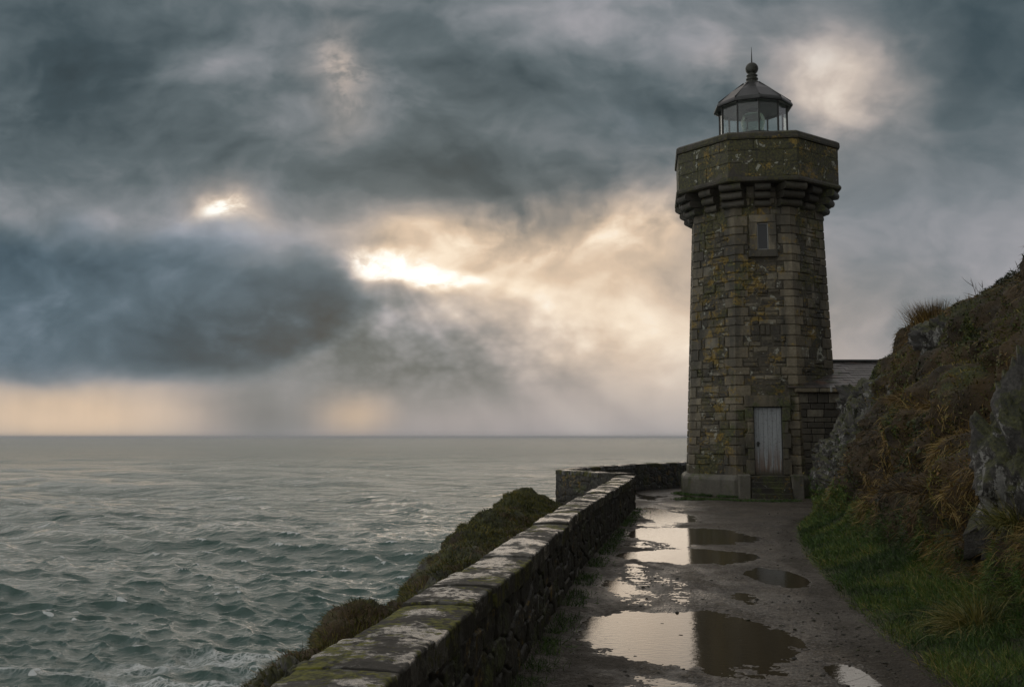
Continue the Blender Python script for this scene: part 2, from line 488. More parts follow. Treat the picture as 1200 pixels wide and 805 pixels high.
def puddle_mat():
    m, t = material('muddy_puddle_water')
    p = t.pos()
    w = t.noise(t.vscale(p, (1, 1.8, 1)), 11, 4, .55)
    vr = t.n('ShaderNodeTexVoronoi', {'Scale': 5.0}); t.put(vr.inputs['Vector'], p)
    rings = t.mul(t.m('SINE', t.mul(vr.outputs['Distance'], 110.0)), t.step(vr.outputs['Distance'], .16, .02))
    surface(t, (.040,.031,.018), .055, t.bump(t.add(w, t.mul(rings, .10)), .12, .012), IOR=1.45)
    return m
M['puddle'] = puddle_mat()

def bank_mat(name, rock_bias=0.0):
    m, t = material(name)
    p = t.pos()
    g = t.n('ShaderNodeNewGeometry'); ps = t.vscale(p, (1, 1, .35))
    nx, ny, nz = t.xyz(g.outputs['Normal'])
    rocky = t.attr('rock'); grassy = t.attr('green')
    n1 = t.noise(p, 1.0, 7, .62, .3); n2 = t.noise(p, 7, 6, .66); n3 = t.noise(p, 34, 5, .65)
    soil = t.mix(t.step(n1, .35, .65), t.mix(n2, (.008,.006,.003), (.034,.023,.008)), t.mix(n2, (.026,.016,.005), (.085,.050,.013)))
    moss = t.mix(t.step(t.add(t.mul(n2, .5), t.mul(n3, .5)), .38, .64), (.010,.013,.003), (.070,.072,.012))
    c = t.mix(t.step(t.add(t.noise(p, 1.7, 6, .6), t.mad(grassy, .35, -.17)), .44, .6), soil, moss)
    rock = t.ramp(t.add(t.mul(n2, .7), t.mad(n3, .5, -.1)), [(.28,(.010,.009,.007)),(.5,(.034,.031,.025)),(.72,(.10,.093,.078)),(.95,(.22,.205,.175))])
    pale = t.step(t.add(t.noise(ps, 3.4, 6, .68, .5), t.mad(n3, .3, -.15)), .555, .605)
    rock = t.mix(t.mul(pale, .6), rock, t.mix(n3, (.16,.158,.14), (.44,.43,.39)))
    rmoss = t.step(t.add(t.noise(p, 1.3, 6, .62), t.mad(nz, .28, -.06)), .54, .62)
    rock = t.mix(t.mul(rmoss, .9), rock, moss)
    fr = t.step(t.add(t.add(rocky, rock_bias), t.mad(n2, .5, -.25)), .38, .58)
    c = t.mix(fr, c, rock)
    h = t.add(t.mul(n2, .55), t.mul(n3, .45))
    surface(t, c, t.mad(fr, -.25, .85), t.bump(h, .9, .05))
    return m
M['bank'] = bank_mat('mossy_bank_soil')
M['rock'] = bank_mat('lichened_rock', 1.0)

def blade_mat(name, stops):
    m, t = material(name)
    tone = t.attr('tone')
    n = t.noise(t.pos(), .9, 4, .6)
    c = t.ramp(t.add(tone, t.mad(n, .8, -.4)), stops)
    b = surface(t, c, .62)
    return m
M['grass'] = blade_mat('green_grass_blades', [(0,(.010,.024,.002)),(.3,(.028,.068,.005)),(.6,(.062,.120,.010)),(.85,(.135,.16,.022)),(1,(.28,.22,.06))])
M['moss'] = blade_mat('moss_tips', [(0,(.012,.016,.002)),(.35,(.048,.052,.005)),(.65,(.115,.108,.011)),(.9,(.20,.16,.020)),(1,(.26,.18,.03))])
M['leaf'] = blade_mat('low_broad_leaves', [(0,(.010,.014,.003)),(.35,(.030,.042,.007)),(.65,(.075,.075,.012)),(.85,(.13,.075,.015)),(1,(.17,.09,.02))])
M['dry'] = blade_mat('dead_brown_grass_blades', [(0,(.016,.009,.003)),(.25,(.048,.029,.007)),(.5,(.125,.074,.015)),(.8,(.24,.15,.034)),(1,(.34,.25,.08))])
M['tuss'] = blade_mat('tussock_blades', [(0,(.03,.038,.006)),(.4,(.085,.095,.015)),(.7,(.18,.155,.032)),(1,(.3,.23,.075))])
M['heath'] = blade_mat('dark_heath_leaves', [(0,(.010,.013,.004)),(.5,(.030,.036,.009)),(1,(.07,.07,.018))])

# ------------------------------------------------------------------ sky and light
SUN_AZ, SUN_EL = math.radians(-5.2), math.radians(9.5)

def build_world():
    w = bpy.data.worlds.new('World'); scene.world = w; w.use_nodes = True
    t = Tree(w.node_tree)
    d = t.n('ShaderNodeTexCoord').outputs['Generated']
    dx, dy, dz = t.xyz(d)
    den = t.m('MAXIMUM', dy, .22)
    # angular cloud chart: a to the right of due north, b up from the horizon, 1200 = one unit of tangent
    a = t.m('DIVIDE', t.mul(dx, 1200.0), den)
    b = t.m('DIVIDE', t.mul(dz, 1200.0), den)
    def comb(x, y, z=0.0):
        c = t.n('ShaderNodeCombineXYZ'); t.put(c.inputs[0], x); t.put(c.inputs[1], y); t.put(c.inputs[2], z)
        return c.outputs[0]
    flat = comb(a, b)
    nv = comb(t.mul(a, 1 / 170.0), t.mul(b, 1 / 105.0), 3.7)
    nw = t.noise(nv, 1.0, 4, .48, 0, 1)
    wv = t.n('ShaderNodeVectorMath', operation='MULTIPLY_ADD')
    sub = t.n('ShaderNodeVectorMath', operation='SUBTRACT'); t.put(sub.inputs[0], nw); sub.inputs[1].default_value = (.5,.5,.5)
    amp = t.step(b, 10, 140, .25, 1.0)
    t.put(wv.inputs[0], sub.outputs[0]); t.put(wv.inputs[1], comb(t.mul(amp, 150.0), t.mul(amp, 95.0), 0.0)); t.put(wv.inputs[2], flat)
    warped = wv.outputs[0]
    def blobs(lst, base, src=None):
        acc = base
        for (ca, cb, ra, rb, rot, amp_) in lst:
            mp = t.n('ShaderNodeMapping', vector_type='TEXTURE')
            t.put(mp.inputs[0], warped if src is None else src)
            mp.inputs[1].default_value = (ca, cb, 0); mp.inputs[2].default_value = (0, 0, math.radians(rot)); mp.inputs[3].default_value = (ra, rb, 1)
            gr = t.n('ShaderNodeTexGradient', gradient_type='SPHERICAL'); t.put(gr.inputs[0], mp.outputs[0])
            acc = t.add(acc, t.step(gr.outputs['Fac'], 0, 1, 0.0, amp_))
        return acc
    base = t.ramp(t.mul(b, 1 / 1000.0), [(0,(.60,)*3),(.10,(.585,)*3),(.25,(.47,)*3),(.42,(.37,)*3),(.6,(.42,)*3),(1,(.70,)*3)])
    S = blobs([
        (-570,400,360,190,0,-.13), (-385,415,190,80,-20,.13), (-400,252,420,62,-5,.17), (-610,262,120,50,0,.10),
        (40,370,470,130,14,-.13), (-120,305,280,70,0,-.09), (120,330,240,90,12,-.07),
        (90,140,400,180,-20,.16), (70,185,280,90,-12,.12),
        (385,440,190,110,-20,.18), (440,390,100,120,0,.08), (620,450,260,170,0,-.20), (530,240,320,210,0,.09),
        (-520,20,280,56,0,.15), (-290,26,120,66,0,-.15), (-185,26,60,34,0,.07),
        (-60,50,420,90,0,-.06),
    ], base)
    # fractal detail of the cloud deck, folded by the same warp
    half = t.n('ShaderNodeVectorMath', operation='MULTIPLY_ADD')
    t.put(half.inputs[0], t.n('ShaderNodeVectorMath', {0: warped, 1: flat}, operation='SUBTRACT').outputs[0]); half.inputs[1].default_value = (.7,) * 3; t.put(half.inputs[2], flat)
    def vm(v, sx, sy, z):
        q = t.n('ShaderNodeVectorMath', operation='MULTIPLY_ADD'); t.put(q.inputs[0], v); q.inputs[1].default_value = (1 / sx, 1 / sy, 0); q.inputs[2].default_value = (0, 0, z)
        return q.outputs[0]
    n1 = t.noise(vm(half.outputs[0], 330, 200, 9.1), 1.0, 8, .47, 0)
    n2 = t.noise(vm(half.outputs[0], 120, 88, 2.3), 1.0, 6, .49, 0)
    n3 = t.noise(vm(half.outputs[0], 46, 28, 5.1), 1.0, 5, .6, 0)
    bil = t.m('ABSOLUTE', t.sub(n2, .5))
    det = t.step(b, 5, 130, .12, 1.0)
    # lit flank of every billow: density here less density a little nearer the bright gap
    toward = t.n('ShaderNodeVectorMath', operation='NORMALIZE')
    t.put(toward.inputs[0], t.n('ShaderNodeVectorMath', {0: (-130, 205, 0), 1: flat}, operation='SUBTRACT').outputs[0])
    def shifted(k):
        q = t.n('ShaderNodeVectorMath', operation='MULTIPLY_ADD'); t.put(q.inputs[0], toward.outputs[0]); q.inputs[1].default_value = (k,) * 3; t.put(q.inputs[2], half.outputs[0])
        return q.outputs[0]
    n1s = t.noise(vm(shifted(34), 330, 200, 9.1), 1.0, 8, .47, 0)
    n2s = t.noise(vm(shifted(13), 120, 88, 2.3), 1.0, 6, .49, 0)
    relief = t.mul(t.add(t.mul(t.sub(n1, n1s), .80), t.mul(t.sub(n2, n2s), .42)), t.step(a, 150, 500, 1.0, .5))
    S = t.add(S, t.mul(det, t.add(relief, t.add(t.mul(t.sub(n1, .5), .55), t.add(t.mul(t.sub(n2, .5), .10), t.mad(bil, -.14, .014))))))
    # heavy blue shower cloud on the left, flat underneath, ragged towards the light
    D = blobs([(-610,165,580,165,0,1.05), (-430,112,350,88,3,.75), (-250,150,230,85,32,.40), (-150,207,120,55,-8,-1.0)], 0.0)
    D = t.add(D, t.add(t.mul(t.sub(n1, .5), .9), t.mul(t.sub(n2, .5), .55)))
    low = t.step(t.xyz(warped)[1], 38, 92)
    Dm = t.mul(t.step(D, .12, .78), low)
    S = t.add(S, t.mul(Dm, t.mad(t.step(b, 60, 230), .08, -.31)))
    # torn patches where light comes through
    S = t.add(S, t.mul(blobs([(-60,243,190,50,0,.15), (80,245,210,52,0,.16), (195,262,150,70,0,.11), (340,425,240,120,-15,.13)], 0.0), t.mad(t.step(n2, .40, .64), 1.5, .25)))
    S = t.add(S, t.mul(blobs([(-208,432,58,95,12,.19), (-150,405,110,50,-20,.08), (-338,268,50,30,0,.40)], 0.0), t.mad(t.step(n3, .35, .62), .9, .35)))
    S = t.add(S, t.mul(blobs([(-135,197,130,30,-10,.50), (-168,207,70,22,-6,.28), (-88,188,85,22,0,.20)], 0.0), t.mad(t.step(n3, .32, .60), .8, .5)))
    # puffed cumulus low in the middle
    vo = t.n('ShaderNodeTexVoronoi', {'Scale': 1.0, 'Smoothness': .45, 'Detail': 3.0, 'Roughness': .6}, feature='SMOOTH_F1')
    t.put(vo.inputs['Vector'], t.n('ShaderNodeVectorMath', {0: flat, 1: (1/70.0, 1/46.0, 1)}, operation='MULTIPLY').outputs[0])
    puffm = blobs([(-110,110,360,95,0,1.0)], 0.0)
    S = t.add(S, t.mul(puffm, t.mad(vo.outputs['Distance'], -.30, .185)))
    # sunbeams fanning down to the right from the gap
    ra, rb = t.add(a, 150.0), t.sub(b, 218.0)
    ang = t.m('ARCTAN2', rb, ra)
    ray = t.noise(comb(t.mul(ang, 3.6), 0.0, 1.3), 1.0, 2, .5)
    fan = blobs([(120,120,420,230,-20,1.0)], 0.0, flat)
    S = t.add(S, t.mul(t.mul(fan, t.sub(ray, .46)), t.step(b, 225, 150, 0.0, .72)))
    ray2 = t.noise(comb(t.mul(a, 1 / 34.0), t.mul(b, 1 / 400.0), 4.0), 1.0, 4, .55)
    S = t.add(S, t.mul(t.mul(t.step(b, 90, 30), t.sub(ray2, .5)), .075))
    warmb = blobs([(-530,25,320,78,0,1.1), (-188,26,75,46,0,.8), (-230,120,330,70,0,-.5), (-480,165,480,120,0,-1.0),
                   (110,165,400,180,-14,.95), (-50,235,330,80,0,.6), (-130,197,220,80,0,.6), (-338,268,90,60,0,.8),
                   (-205,430,80,130,0,.55), (400,420,260,160,0,.5), (420,130,280,140,0,.25), (200,260,240,120,0,.45), (0,20,500,70,0,.12)], 0.0)
    cool = t.ramp(S, [(.0,(.022,.036,.044)), (.2,(.048,.074,.088)), (.34,(.100,.132,.148)), (.48,(.198,.222,.242)), (.6,(.33,.328,.352)), (.75,(.5,.485,.49)), (.88,(.76,.72,.69)), (1,(1.0,.97,.92))])
    warm = t.ramp(S, [(.0,(.022,.034,.042)), (.22,(.055,.076,.088)), (.36,(.118,.134,.140)), (.5,(.28,.250,.220)), (.62,(.48,.385,.30)), (.75,(.70,.54,.40)), (.88,(.92,.77,.60)), (1,(1.0,.965,.87))])
    cloud = t.mix(t.mul(t.step(warmb, 0, 1, 0, 1, 'LINEAR'), t.mad(Dm, -.9, 1.0)), cool, warm)
    cloud = t.mix(t.mul(Dm, .8), cloud, t.mix(1.0, cloud, (.80, 1.0, 1.18), 'MULTIPLY'))
    hot = t.step(S, .93, 1.25, 0, 1.0)
    cloud = t.mix(hot, cloud, (1.25, 1.2, 1.05))
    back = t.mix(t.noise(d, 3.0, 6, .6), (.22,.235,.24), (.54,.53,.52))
    side = t.n('ShaderNodeVectorMath', operation='SCALE'); t.put(side.inputs[0], back); t.put(side.inputs['Scale'], t.step(dx, -.9, .9, 1.9, .30, 'LINEAR'))  # unseen sky behind the camera, boosted on the left to shape the tower faces
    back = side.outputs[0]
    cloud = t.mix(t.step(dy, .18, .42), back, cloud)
    nish = t.n('ShaderNodeTexSky', sky_type='NISHITA', sun_disc=False, sun_elevation=SUN_EL, sun_rotation=SUN_AZ, altitude=20, air_density=1.0, dust_density=2.0, ozone_density=1.0)
    STR = .1
    up = t.n('ShaderNodeVectorMath', operation='SCALE'); t.put(up.inputs[0], cloud); up.inputs['Scale'].default_value = 1 / STR
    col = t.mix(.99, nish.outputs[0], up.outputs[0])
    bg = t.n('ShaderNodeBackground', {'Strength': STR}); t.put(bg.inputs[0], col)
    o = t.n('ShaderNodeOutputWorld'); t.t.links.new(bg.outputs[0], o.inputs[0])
    w.cycles.sampling_method = 'MANUAL'; w.cycles.sample_map_resolution = 1024
build_world()

sl = bpy.data.lights.new('sun_light', 'SUN'); sl.energy = .5; sl.angle = math.radians(75); sl.color = (1.0, .86, .70)
so = bpy.data.objects.new('sun_light', sl); COL.objects.link(so)
sd = Vector((math.sin(SUN_AZ) * math.cos(SUN_EL), math.cos(SUN_AZ) * math.cos(SUN_EL), math.sin(SUN_EL)))
so.rotation_euler = sd.to_track_quat('Z', 'Y').to_euler(); so.location = (0, 0, 40)

cam = bpy.data.cameras.new('camera'); cam.lens = 36; cam.sensor_width = 36; cam.clip_end = 60000; cam.clip_start = .05
co = bpy.data.objects.new('camera', cam); COL.objects.link(co)
co.location = (0, 0, EYE); co.rotation_euler = (math.radians(90) + math.atan(109.5 / 1200), 0, 0)
scene.camera = co
scene.view_settings.view_transform = 'Standard'; scene.view_settings.look = 'None'
scene.view_settings.exposure = 0; scene.view_settings.gamma = 1
scene.render.engine = 'CYCLES'
scene.cycles.use_denoising = True
scene.cycles.max_bounces = 6; scene.cycles.transparent_max_bounces = 12

#PARTS#
# ------------------------------------------------------------------ sea
def build_sea():
    K = EYE - SEA
    ys = np.concatenate([np.arange(1100, 330, -5.0), np.arange(330, 14, -.56), 14 * np.power(.93, np.arange(0, 40))])
    r = K * 1200 / ys
    r = np.append(r, 45000.0)
    az = np.concatenate([np.radians(np.arange(-75, -28, 1.0)), np.radians(np.arange(-28, 10, .06)), np.radians(np.arange(10, 60.1, .8))])
    R, A = np.meshgrid(r, az, indexing='ij')
    X, Y = R * np.sin(A), R * np.cos(A)
    sp = np.gradient(r)[:, None] * np.ones_like(A)
    sp = np.maximum(sp, R * .0012)
    Z = np.zeros_like(X); DX = np.zeros_like(X); DY = np.zeros_like(X)
    rng = np.random.default_rng(3)
    wind = math.radians(205)            # travelling towards the shore
    jac = np.zeros_like(X)
    for k in range(80):
        lam = .8 * (10 / .8) ** (k / 79)
        th = wind + rng.normal(0, .34) + (.5 if k % 5 == 0 else 0)
        kx, ky = math.sin(th), math.cos(th)
        w = 2 * math.pi / lam
        amp = .0142 * lam ** .92 * (1 + (lam / 5.0) ** 3) ** -.42 * rng.uniform(.5, 1.25)
        fade = sstep(2.0, 4.5, lam / sp)
        gust = 1 + .7 * vnoise(X / (lam * 6), Y / (lam * 6), k * 3.3, 5)
        ph = w * (kx * X + ky * Y) + rng.uniform(0, 6.28) + 1.0 * vnoise(X / (lam * 5), Y / (lam * 5), k * 7.7, 9)
        c, s = np.cos(ph), np.sin(ph)
        Z += amp * fade * gust * c
        DX -= kx * amp * 1.15 * fade * gust * s; DY -= ky * amp * 1.15 * fade * gust * s
        if lam > 1.6: jac += w * amp * gust * c * fade
    for k in range(34):                  # longer swell, what is left to see far out
        lam = 10 * 8.0 ** (k / 33)
        th = wind + .25 + rng.normal(0, .45)
        kx, ky = math.sin(th), math.cos(th)
        w = 2 * math.pi / lam
        amp = .0030 * lam * rng.uniform(.5, 1.3)
        fade = sstep(2.0, 4.0, lam / sp)
        ph = w * (kx * X + ky * Y) + rng.uniform(0, 6.28) + 1.3 * vnoise(X / (lam * 3), Y / (lam * 3), k * 5.7, 19)
        Z += amp * fade * np.cos(ph) * (1 + .8 * vnoise(X / (lam * 5), Y / (lam * 5), k * 2.1, 29))
    nearm = (R > 50) & (R < 160)
    cut = np.percentile(jac[nearm], 92.0); top = np.percentile(jac[nearm], 97.6)
    foam = sstep(cut, top, jac) * sstep(.0, .30, vnoise(X / 11, Y / 9, 2.2, 31)) * sstep(700, 250, R)
    # broken water under the cliff, trailing out in streaks
    sh = np.exp(-(((X + 22) / 15) ** 2 + ((Y - 69 - 3.5 * vnoise(X / 7, 0, 3, 8)) / 10) ** 2))
    sh2 = np.exp(-(((X + 13) / 7) ** 2 + ((Y - 58) / 12) ** 2))
    streak = .30 + 1.5 * fbm(X / 10 + .3 * Y / 9, Y / 4.2, 1.1, 5, 41)
    lace = np.clip((sh + sh2) * np.clip(streak + .25, 0, 1.3), 0, 1)
    lace = np.maximum(lace, .5 * foam)
    V = np.stack([X + DX, Y + DY, SEA + Z], -1)
    me = raw_mesh('sea', V, grid_quads(*X.shape), None, {'foam': foam, 'dist': R, 'lace': lace})
    tag(link('sea', me, M['sea']), kind='structure')
    # individual breaking crests
build_sea()

# ------------------------------------------------------------------ path and puddles
LY = np.array([1.0, 3.93, 5.34, 8.48, 13.48, 25.1])
LX = np.array([-.86, -.48, -.30, .20, .93, 3.02])
OX = np.array([-1.32, -.90, -.69, -.17, .60, 2.56])       # outer side of the wall
def wall_in(y): return np.interp(y, LY, LX)
def wall_out(y): return np.interp(y, LY, OX)
BY = np.array([1, 3, 7.4, 8.4, 10.3, 14.5, 18.1, 20, 21.8, 22.8, 23.6, 25, 26.5, 29.5, 31, 37])
BX = np.array([2.75, 2.75, 2.9, 3.02, 3.27, 4.08, 4.9, 5.45, 6.15, 6.75, 7.2, 7.95, 8.8, 10.2, 11.5, 11.6])
def bank_base(y): return np.interp(y, BY, BX)

PUDDLES = [  # centre, half width, half length, depth, roughness of the rim
    (1.50, 9.30, 1.05, 1.30, .024), (2.66, 15.35, 1.05, .95, .028), (3.15, 18.6, 1.12, 1.65, .028),
    (3.42, 22.9, .62, 1.7, .022), (3.31, 13.05, .36, .82, .028), (2.50, 7.66, .17, .5, .022),
    (1.62, 12.2, .62, 1.5, .0150), (4.55, 30.6, 1.5, 2.6, .0145), (1.0, 7.2, .42, .6, .0135), (3.95, 26.0, .8, 1.5, .0145), (1.75, 13.6, .55, .9, .0145), (2.35, 16.9, .6, .7, .0135), (2.9, 21.0, .6, .8, .0145), (3.5, 24.9, .7, .8, .014), (1.75, 7.9, .35, .35, .0135), (2.75, 11.4, .4, .5, .013)]
WATER = -.013
def ground_z(X, Y):
    wx = .30 * fbm(X * 1.7, Y * 1.1, .3, 4, 11); wy = .30 * fbm(X * 1.7, Y * 1.1, 4.3, 4, 12)
    z = .007 * fbm(X * 1.3, Y * 1.3, 0, 4, 21) + .0095 * fbm(X * 7, Y * 7, 1, 5, 22, .62) + .0035 * vnoise(X * 34, Y * 30, 0, 25) + .012 * fbm(X * 2.2, Y * .35, 5, 3, 24)
    dep = np.zeros_like(X)
    for cx, cy, rx, ry, dp in PUDDLES:
        q = np.sqrt(((X + wx * min(rx, 1) - cx) / rx) ** 2 + ((Y + wy * min(ry, 1) * 1.3 - cy) / ry) ** 2)
        q = q + .16 * fbm(X * 5, Y * 4, 2.2, 3, 23)
        dep = np.maximum(dep, dp * sstep(1.25, .72, q))
    return z - dep + .012

def build_path():
    ys = np.concatenate([[1.0, 2.0, 3.0, 4.0, 5.0], 2100 / np.arange(365, 72, -.45), np.linspace(29.3, 37.5, 60)])
    u = np.linspace(0, 1, 430)
    Yg, U = np.meshgrid(ys, u, indexing='ij')
    left = np.where(Yg < 24.6, wall_in(Yg) - .15, np.interp(Yg, [24.6, 27.9, 29.5, 37.5], [2.7, 1.35, 1.9, 6.3]))
    right = bank_base(Yg) + .7
    X = left + (right - left) * U
    Z = ground_z(X, Yg)
    wet = sstep(.006, -.010, Z + .003 * vnoise(X * 9, Yg * 9, 0, 77))
    tr = np.exp(-((X - wall_in(np.minimum(Yg, 25)) - 1.25 - .35 * vnoise(Yg * .4, 0, 1, 14)) / .85) ** 2)
    sheen = tr * sstep(-.16, .16, fbm(X * 1.9, Yg * 1.0, 3, 5, 15) - Z * 12)
    wet = np.maximum(wet, .85 * sheen)
    em = np.maximum(sstep(1.25, .35, X - wall_in(np.minimum(Yg, 25))) * (Yg < 26), sstep(-.60, .05, X - bank_base(Yg) + .15 * vnoise(X, Yg, 3, 9)))
    ridge = .03 * sstep(.3, .0, X - wall_in(np.minimum(Yg, 25))) * (Yg < 25)
    Z = Z + ridge + .05 * sstep(-.1, .5, X - bank_base(Yg))
    me = raw_mesh('path', np.stack([X, Yg, Z], -1), grid_quads(*X.shape), None, {'wet': wet, 'verge': em})
    tag(link('path', me, M['path']), kind='structure')
    for pi_, (cx, cy, rx, ry, dp) in enumerate(PUDDLES):
        a = np.linspace(0, 2 * np.pi, 48, endpoint=False)
        prof = np.linspace(.02, 1.6, 8)[:, None]
        V = np.stack([cx + prof * rx * np.cos(a), cy + prof * ry * np.sin(a), np.full((8, 48), WATER + .012 + 0)], -1)
        V[..., 2] -= (.0015 if dp < .02 else 0) + pi_ * .00021
        me = raw_mesh('puddle', V, grid_quads(8, 48, True)[:, ::-1])
        tag(link('puddle', me, M['puddle']), kind='structure')
build_path()

# ------------------------------------------------------------------ sea wall
def polyline(pts, step):
    pts = np.asarray(pts, float)
    out, d = [pts[0]], 0
    for p, q in zip(pts[:-1], pts[1:]):
        L = np.linalg.norm(q - p); n = max(1, int(round(L / step)))
        for k in range(1, n + 1): out.append(p + (q - p) * k / n)
    return np.array(out)

WALL_TOP = .82
def wall_face(a, nrm_sign, z0, z1, seed, nz, tone_off=0.0):
    """rubble face standing on polyline a (N,2); outward normal to the left if nrm_sign>0"""
    d = np.gradient(a, axis=0); d /= np.linalg.norm(d, axis=1)[:, None]
    nrm = np.stack([-d[:, 1], d[:, 0]], 1) * nrm_sign
    s = np.concatenate([[0], np.cumsum(np.linalg.norm(np.diff(a, axis=0), axis=1))])
    S, Z = np.meshgrid(s, np.linspace(z0, z1, nz), indexing='ij')
    wob = .25 * fbm(S * 3, Z * 3, seed, 3, seed)
    f1, f2, idc = cells(S * 2.6 + wob, Z * 5.0 + wob, np.full_like(S, seed * 1.37), seed)
    gap = sstep(.0, .13, f2 - f1)
    h = -.024 * (1 - gap) + .020 * (idc - .5) + .016 * fbm(S * 9, Z * 9, 1, 4, seed + 3) + .004 * fbm(S * 40, Z * 40, 1, 2, seed + 4)
    P = np.stack([a[:, None, 0] + nrm[:, None, 0] * h, a[:, None, 1] + nrm[:, None, 1] * h, Z], -1)
    return P, np.clip(.15 + .6 * idc * gap + tone_off, 0, 1)

def build_wall():
    root = thing('sea_wall', (.5, 10, 0), 'long low mossy stone parapet wall with wet slab coping between the path and the sea', 'wall')
    V, Q, T, n = [], [], [], 0
    def put(P, tone, flip):
        nonlocal n
        q = grid_quads(*P.shape[:2]) + n
        V.append(P.reshape(-1, 3)); Q.append(q[:, ::-1] if flip else q); T.append(tone.ravel()); n += P.shape[0] * P.shape[1]
    ysn = np.concatenate([np.geomspace(1.0, 24.95, 1500)])
    inner = np.stack([wall_in(ysn) - .03, ysn], 1)
    corner_in = np.array([3.0, 25.05]); jog_in = np.array([1.62, 27.75]); far_in = np.array([[1.75, 28.6], [2.6, 30.6], [4.0, 33.2], [6.3, 36.3]])
    corner_out = np.array([2.47, 24.75]); jog_out = np.array([1.18, 27.85]); far_out = np.array([[1.32, 28.9], [2.25, 30.9], [3.7, 33.6], [6.1, 36.8]])
    P, t_ = wall_face(inner, -1, -.06, WALL_TOP - .125, 4, 66); put(P, t_, True)
    yo = np.geomspace(1.0, 24.7, 420); outer = np.stack([wall_out(yo) + .03, yo], 1)
    P, t_ = wall_face(outer, 1, -.7, WALL_TOP - .125, 8, 40); put(P, t_, False)
    jo = polyline([corner_out, jog_out], .035)
    P, t_ = wall_face(jo, 1, -.7, WALL_TOP - .06, 12, 66); put(P, t_ , False)
    ji = polyline(np.vstack([corner_in, jog_in]), .08)
    P, t_ = wall_face(ji, -1, -.06, WALL_TOP - .06, 16, 30); put(P, t_, True)
    fi = polyline(np.vstack([jog_in, far_in]), .05)
    P, t_ = wall_face(fi, -1, -.06, WALL_TOP - .06, 20, 44); put(P, t_, True)
    fo = polyline(np.vstack([jog_out, far_out]), .12)
    P, t_ = wall_face(fo, 1, -.9, WALL_TOP - .06, 24, 30); put(P, t_, False)
    me = raw_mesh('wall_body', np.concatenate(V), np.concatenate(Q), None, {'tone': np.concatenate(T)})
    part('wall_body', me, M['rubble'], root)
    # coping stones, each a slab of its own
    rng = np.random.default_rng(12)
    def slab(c00, c01, c10, c11, zt, th, res, seed):
        """c00/c01 = outer/inner corner at the near end, c10/c11 at the far end"""
        c00, c01, c10, c11 = (np.asarray(c, float) for c in (c00, c01, c10, c11))
        L = np.linalg.norm((c10 + c11 - c00 - c01) / 2); W = np.linalg.norm(c01 - c00)
        nu = int(np.clip(L / res, 6, 110)); nv = int(np.clip(W / res, 6, 60))
        br = .013
        def prm(n, full):
            e = np.array([0, .35, 1.0]) * br / full
            return np.concatenate([e[:2], np.linspace(e[2], 1 - e[2], n), 1 - e[1::-1]])
        u, v = prm(nu, L), prm(nv, W)
        U, Vv = np.meshgrid(u, v, indexing='ij')
        B = (c00 * ((1-U) * (1-Vv))[..., None] + c01 * ((1-U) * Vv)[..., None] + c10 * (U * (1-Vv))[..., None] + c11 * (U * Vv)[..., None])
        du = np.minimum(U, 1 - U) * L; dv = np.minimum(Vv, 1 - Vv) * W
        ed = np.minimum(du, dv)
        drop = br * (1 - np.sqrt(np.clip(1 - (1 - np.clip(ed / br, 0, 1)) ** 2, 0, 1)))
        X, Y = B[..., 0], B[..., 1]
        hz = .010 * fbm(X * 3, Y * 3, seed, 4, 61) + .0045 * fbm(X * 16, Y * 16, seed, 3, 62) - .05 * sstep(.62, .8, fbm(X*4, Y*4, seed + 5, 3, 63)) * sstep(.12, .0, ed)
        Zt = zt - drop + hz + .012 * np.sin(np.pi * Vv)
        edge = .02 * fbm(X * 6, Y * 6, seed + 2, 3, 64)
        top = np.stack([X + edge, Y + edge * .5, Zt], -1)
        ring = np.concatenate([top[0, :], top[1:, -1], top[-1, -2::-1], top[-2:0:-1, 0]])
        rows = [ring]
        for f_ in (.35, .7, 1.0):
            r2 = ring.copy(); r2[:, 2] = ring[:, 2] + (zt - th - ring[:, 2]) * f_
            r2[:, :2] += (.006 * vnoise(ring[:, :1] * 14, ring[:, 1:2] * 14, f_ * 3 + seed, 65))
            rows.append(r2)
        rr = np.stack(rows)
        V = np.concatenate([top.reshape(-1, 3), rr.reshape(-1, 3)])
        q1 = grid_quads(*top.shape[:2]); q1 = q1[:, ::-1]
        q2 = grid_quads(len(rows), len(ring), True) + top.shape[0] * top.shape[1]
        tone = np.full(len(V), rng.uniform(.2, .85)); mossy = np.full(len(V), rng.uniform(0, 1) ** 1.6)
        # orientation: make the top face upward
        a_, b_, c_ = V[q1[0, 0]], V[q1[0, 1]], V[q1[0, 2]]
        if np.cross(b_ - a_, c_ - a_)[2] < 0: q1 = q1[:, ::-1]; q2 = q2[:, ::-1]
        me = raw_mesh('coping_stone', V, np.concatenate([q1, q2]), None, {'tone': tone, 'mossy': mossy})
        part('coping_stone', me, M['coping'], root)
    y = 1.0; k = 0
    lens = [.9, 1.0, .75, .95]
    while y < 24.6:
        L = rng.uniform(.62, 1.15) * (1 if y < 10 else 1.15)
        y2 = min(y + L, 24.9); g = .010
        if 24.9 - y2 < .4: y2 = 24.9
        ov = rng.uniform(-.012, .02); oi = rng.uniform(-.008, .022)
        slab((wall_out(y + g) - ov, y + g + .0), (wall_in(y + g) + oi, y + g - .03), (wall_out(y2 - g) - ov, y2 - g), (wall_in(y2 - g) + oi, y2 - g - .03),
             WALL_TOP + rng.uniform(-.02, .014), .13, max(.011, y * .0022), k * 1.7)
        y = y2; k += 1
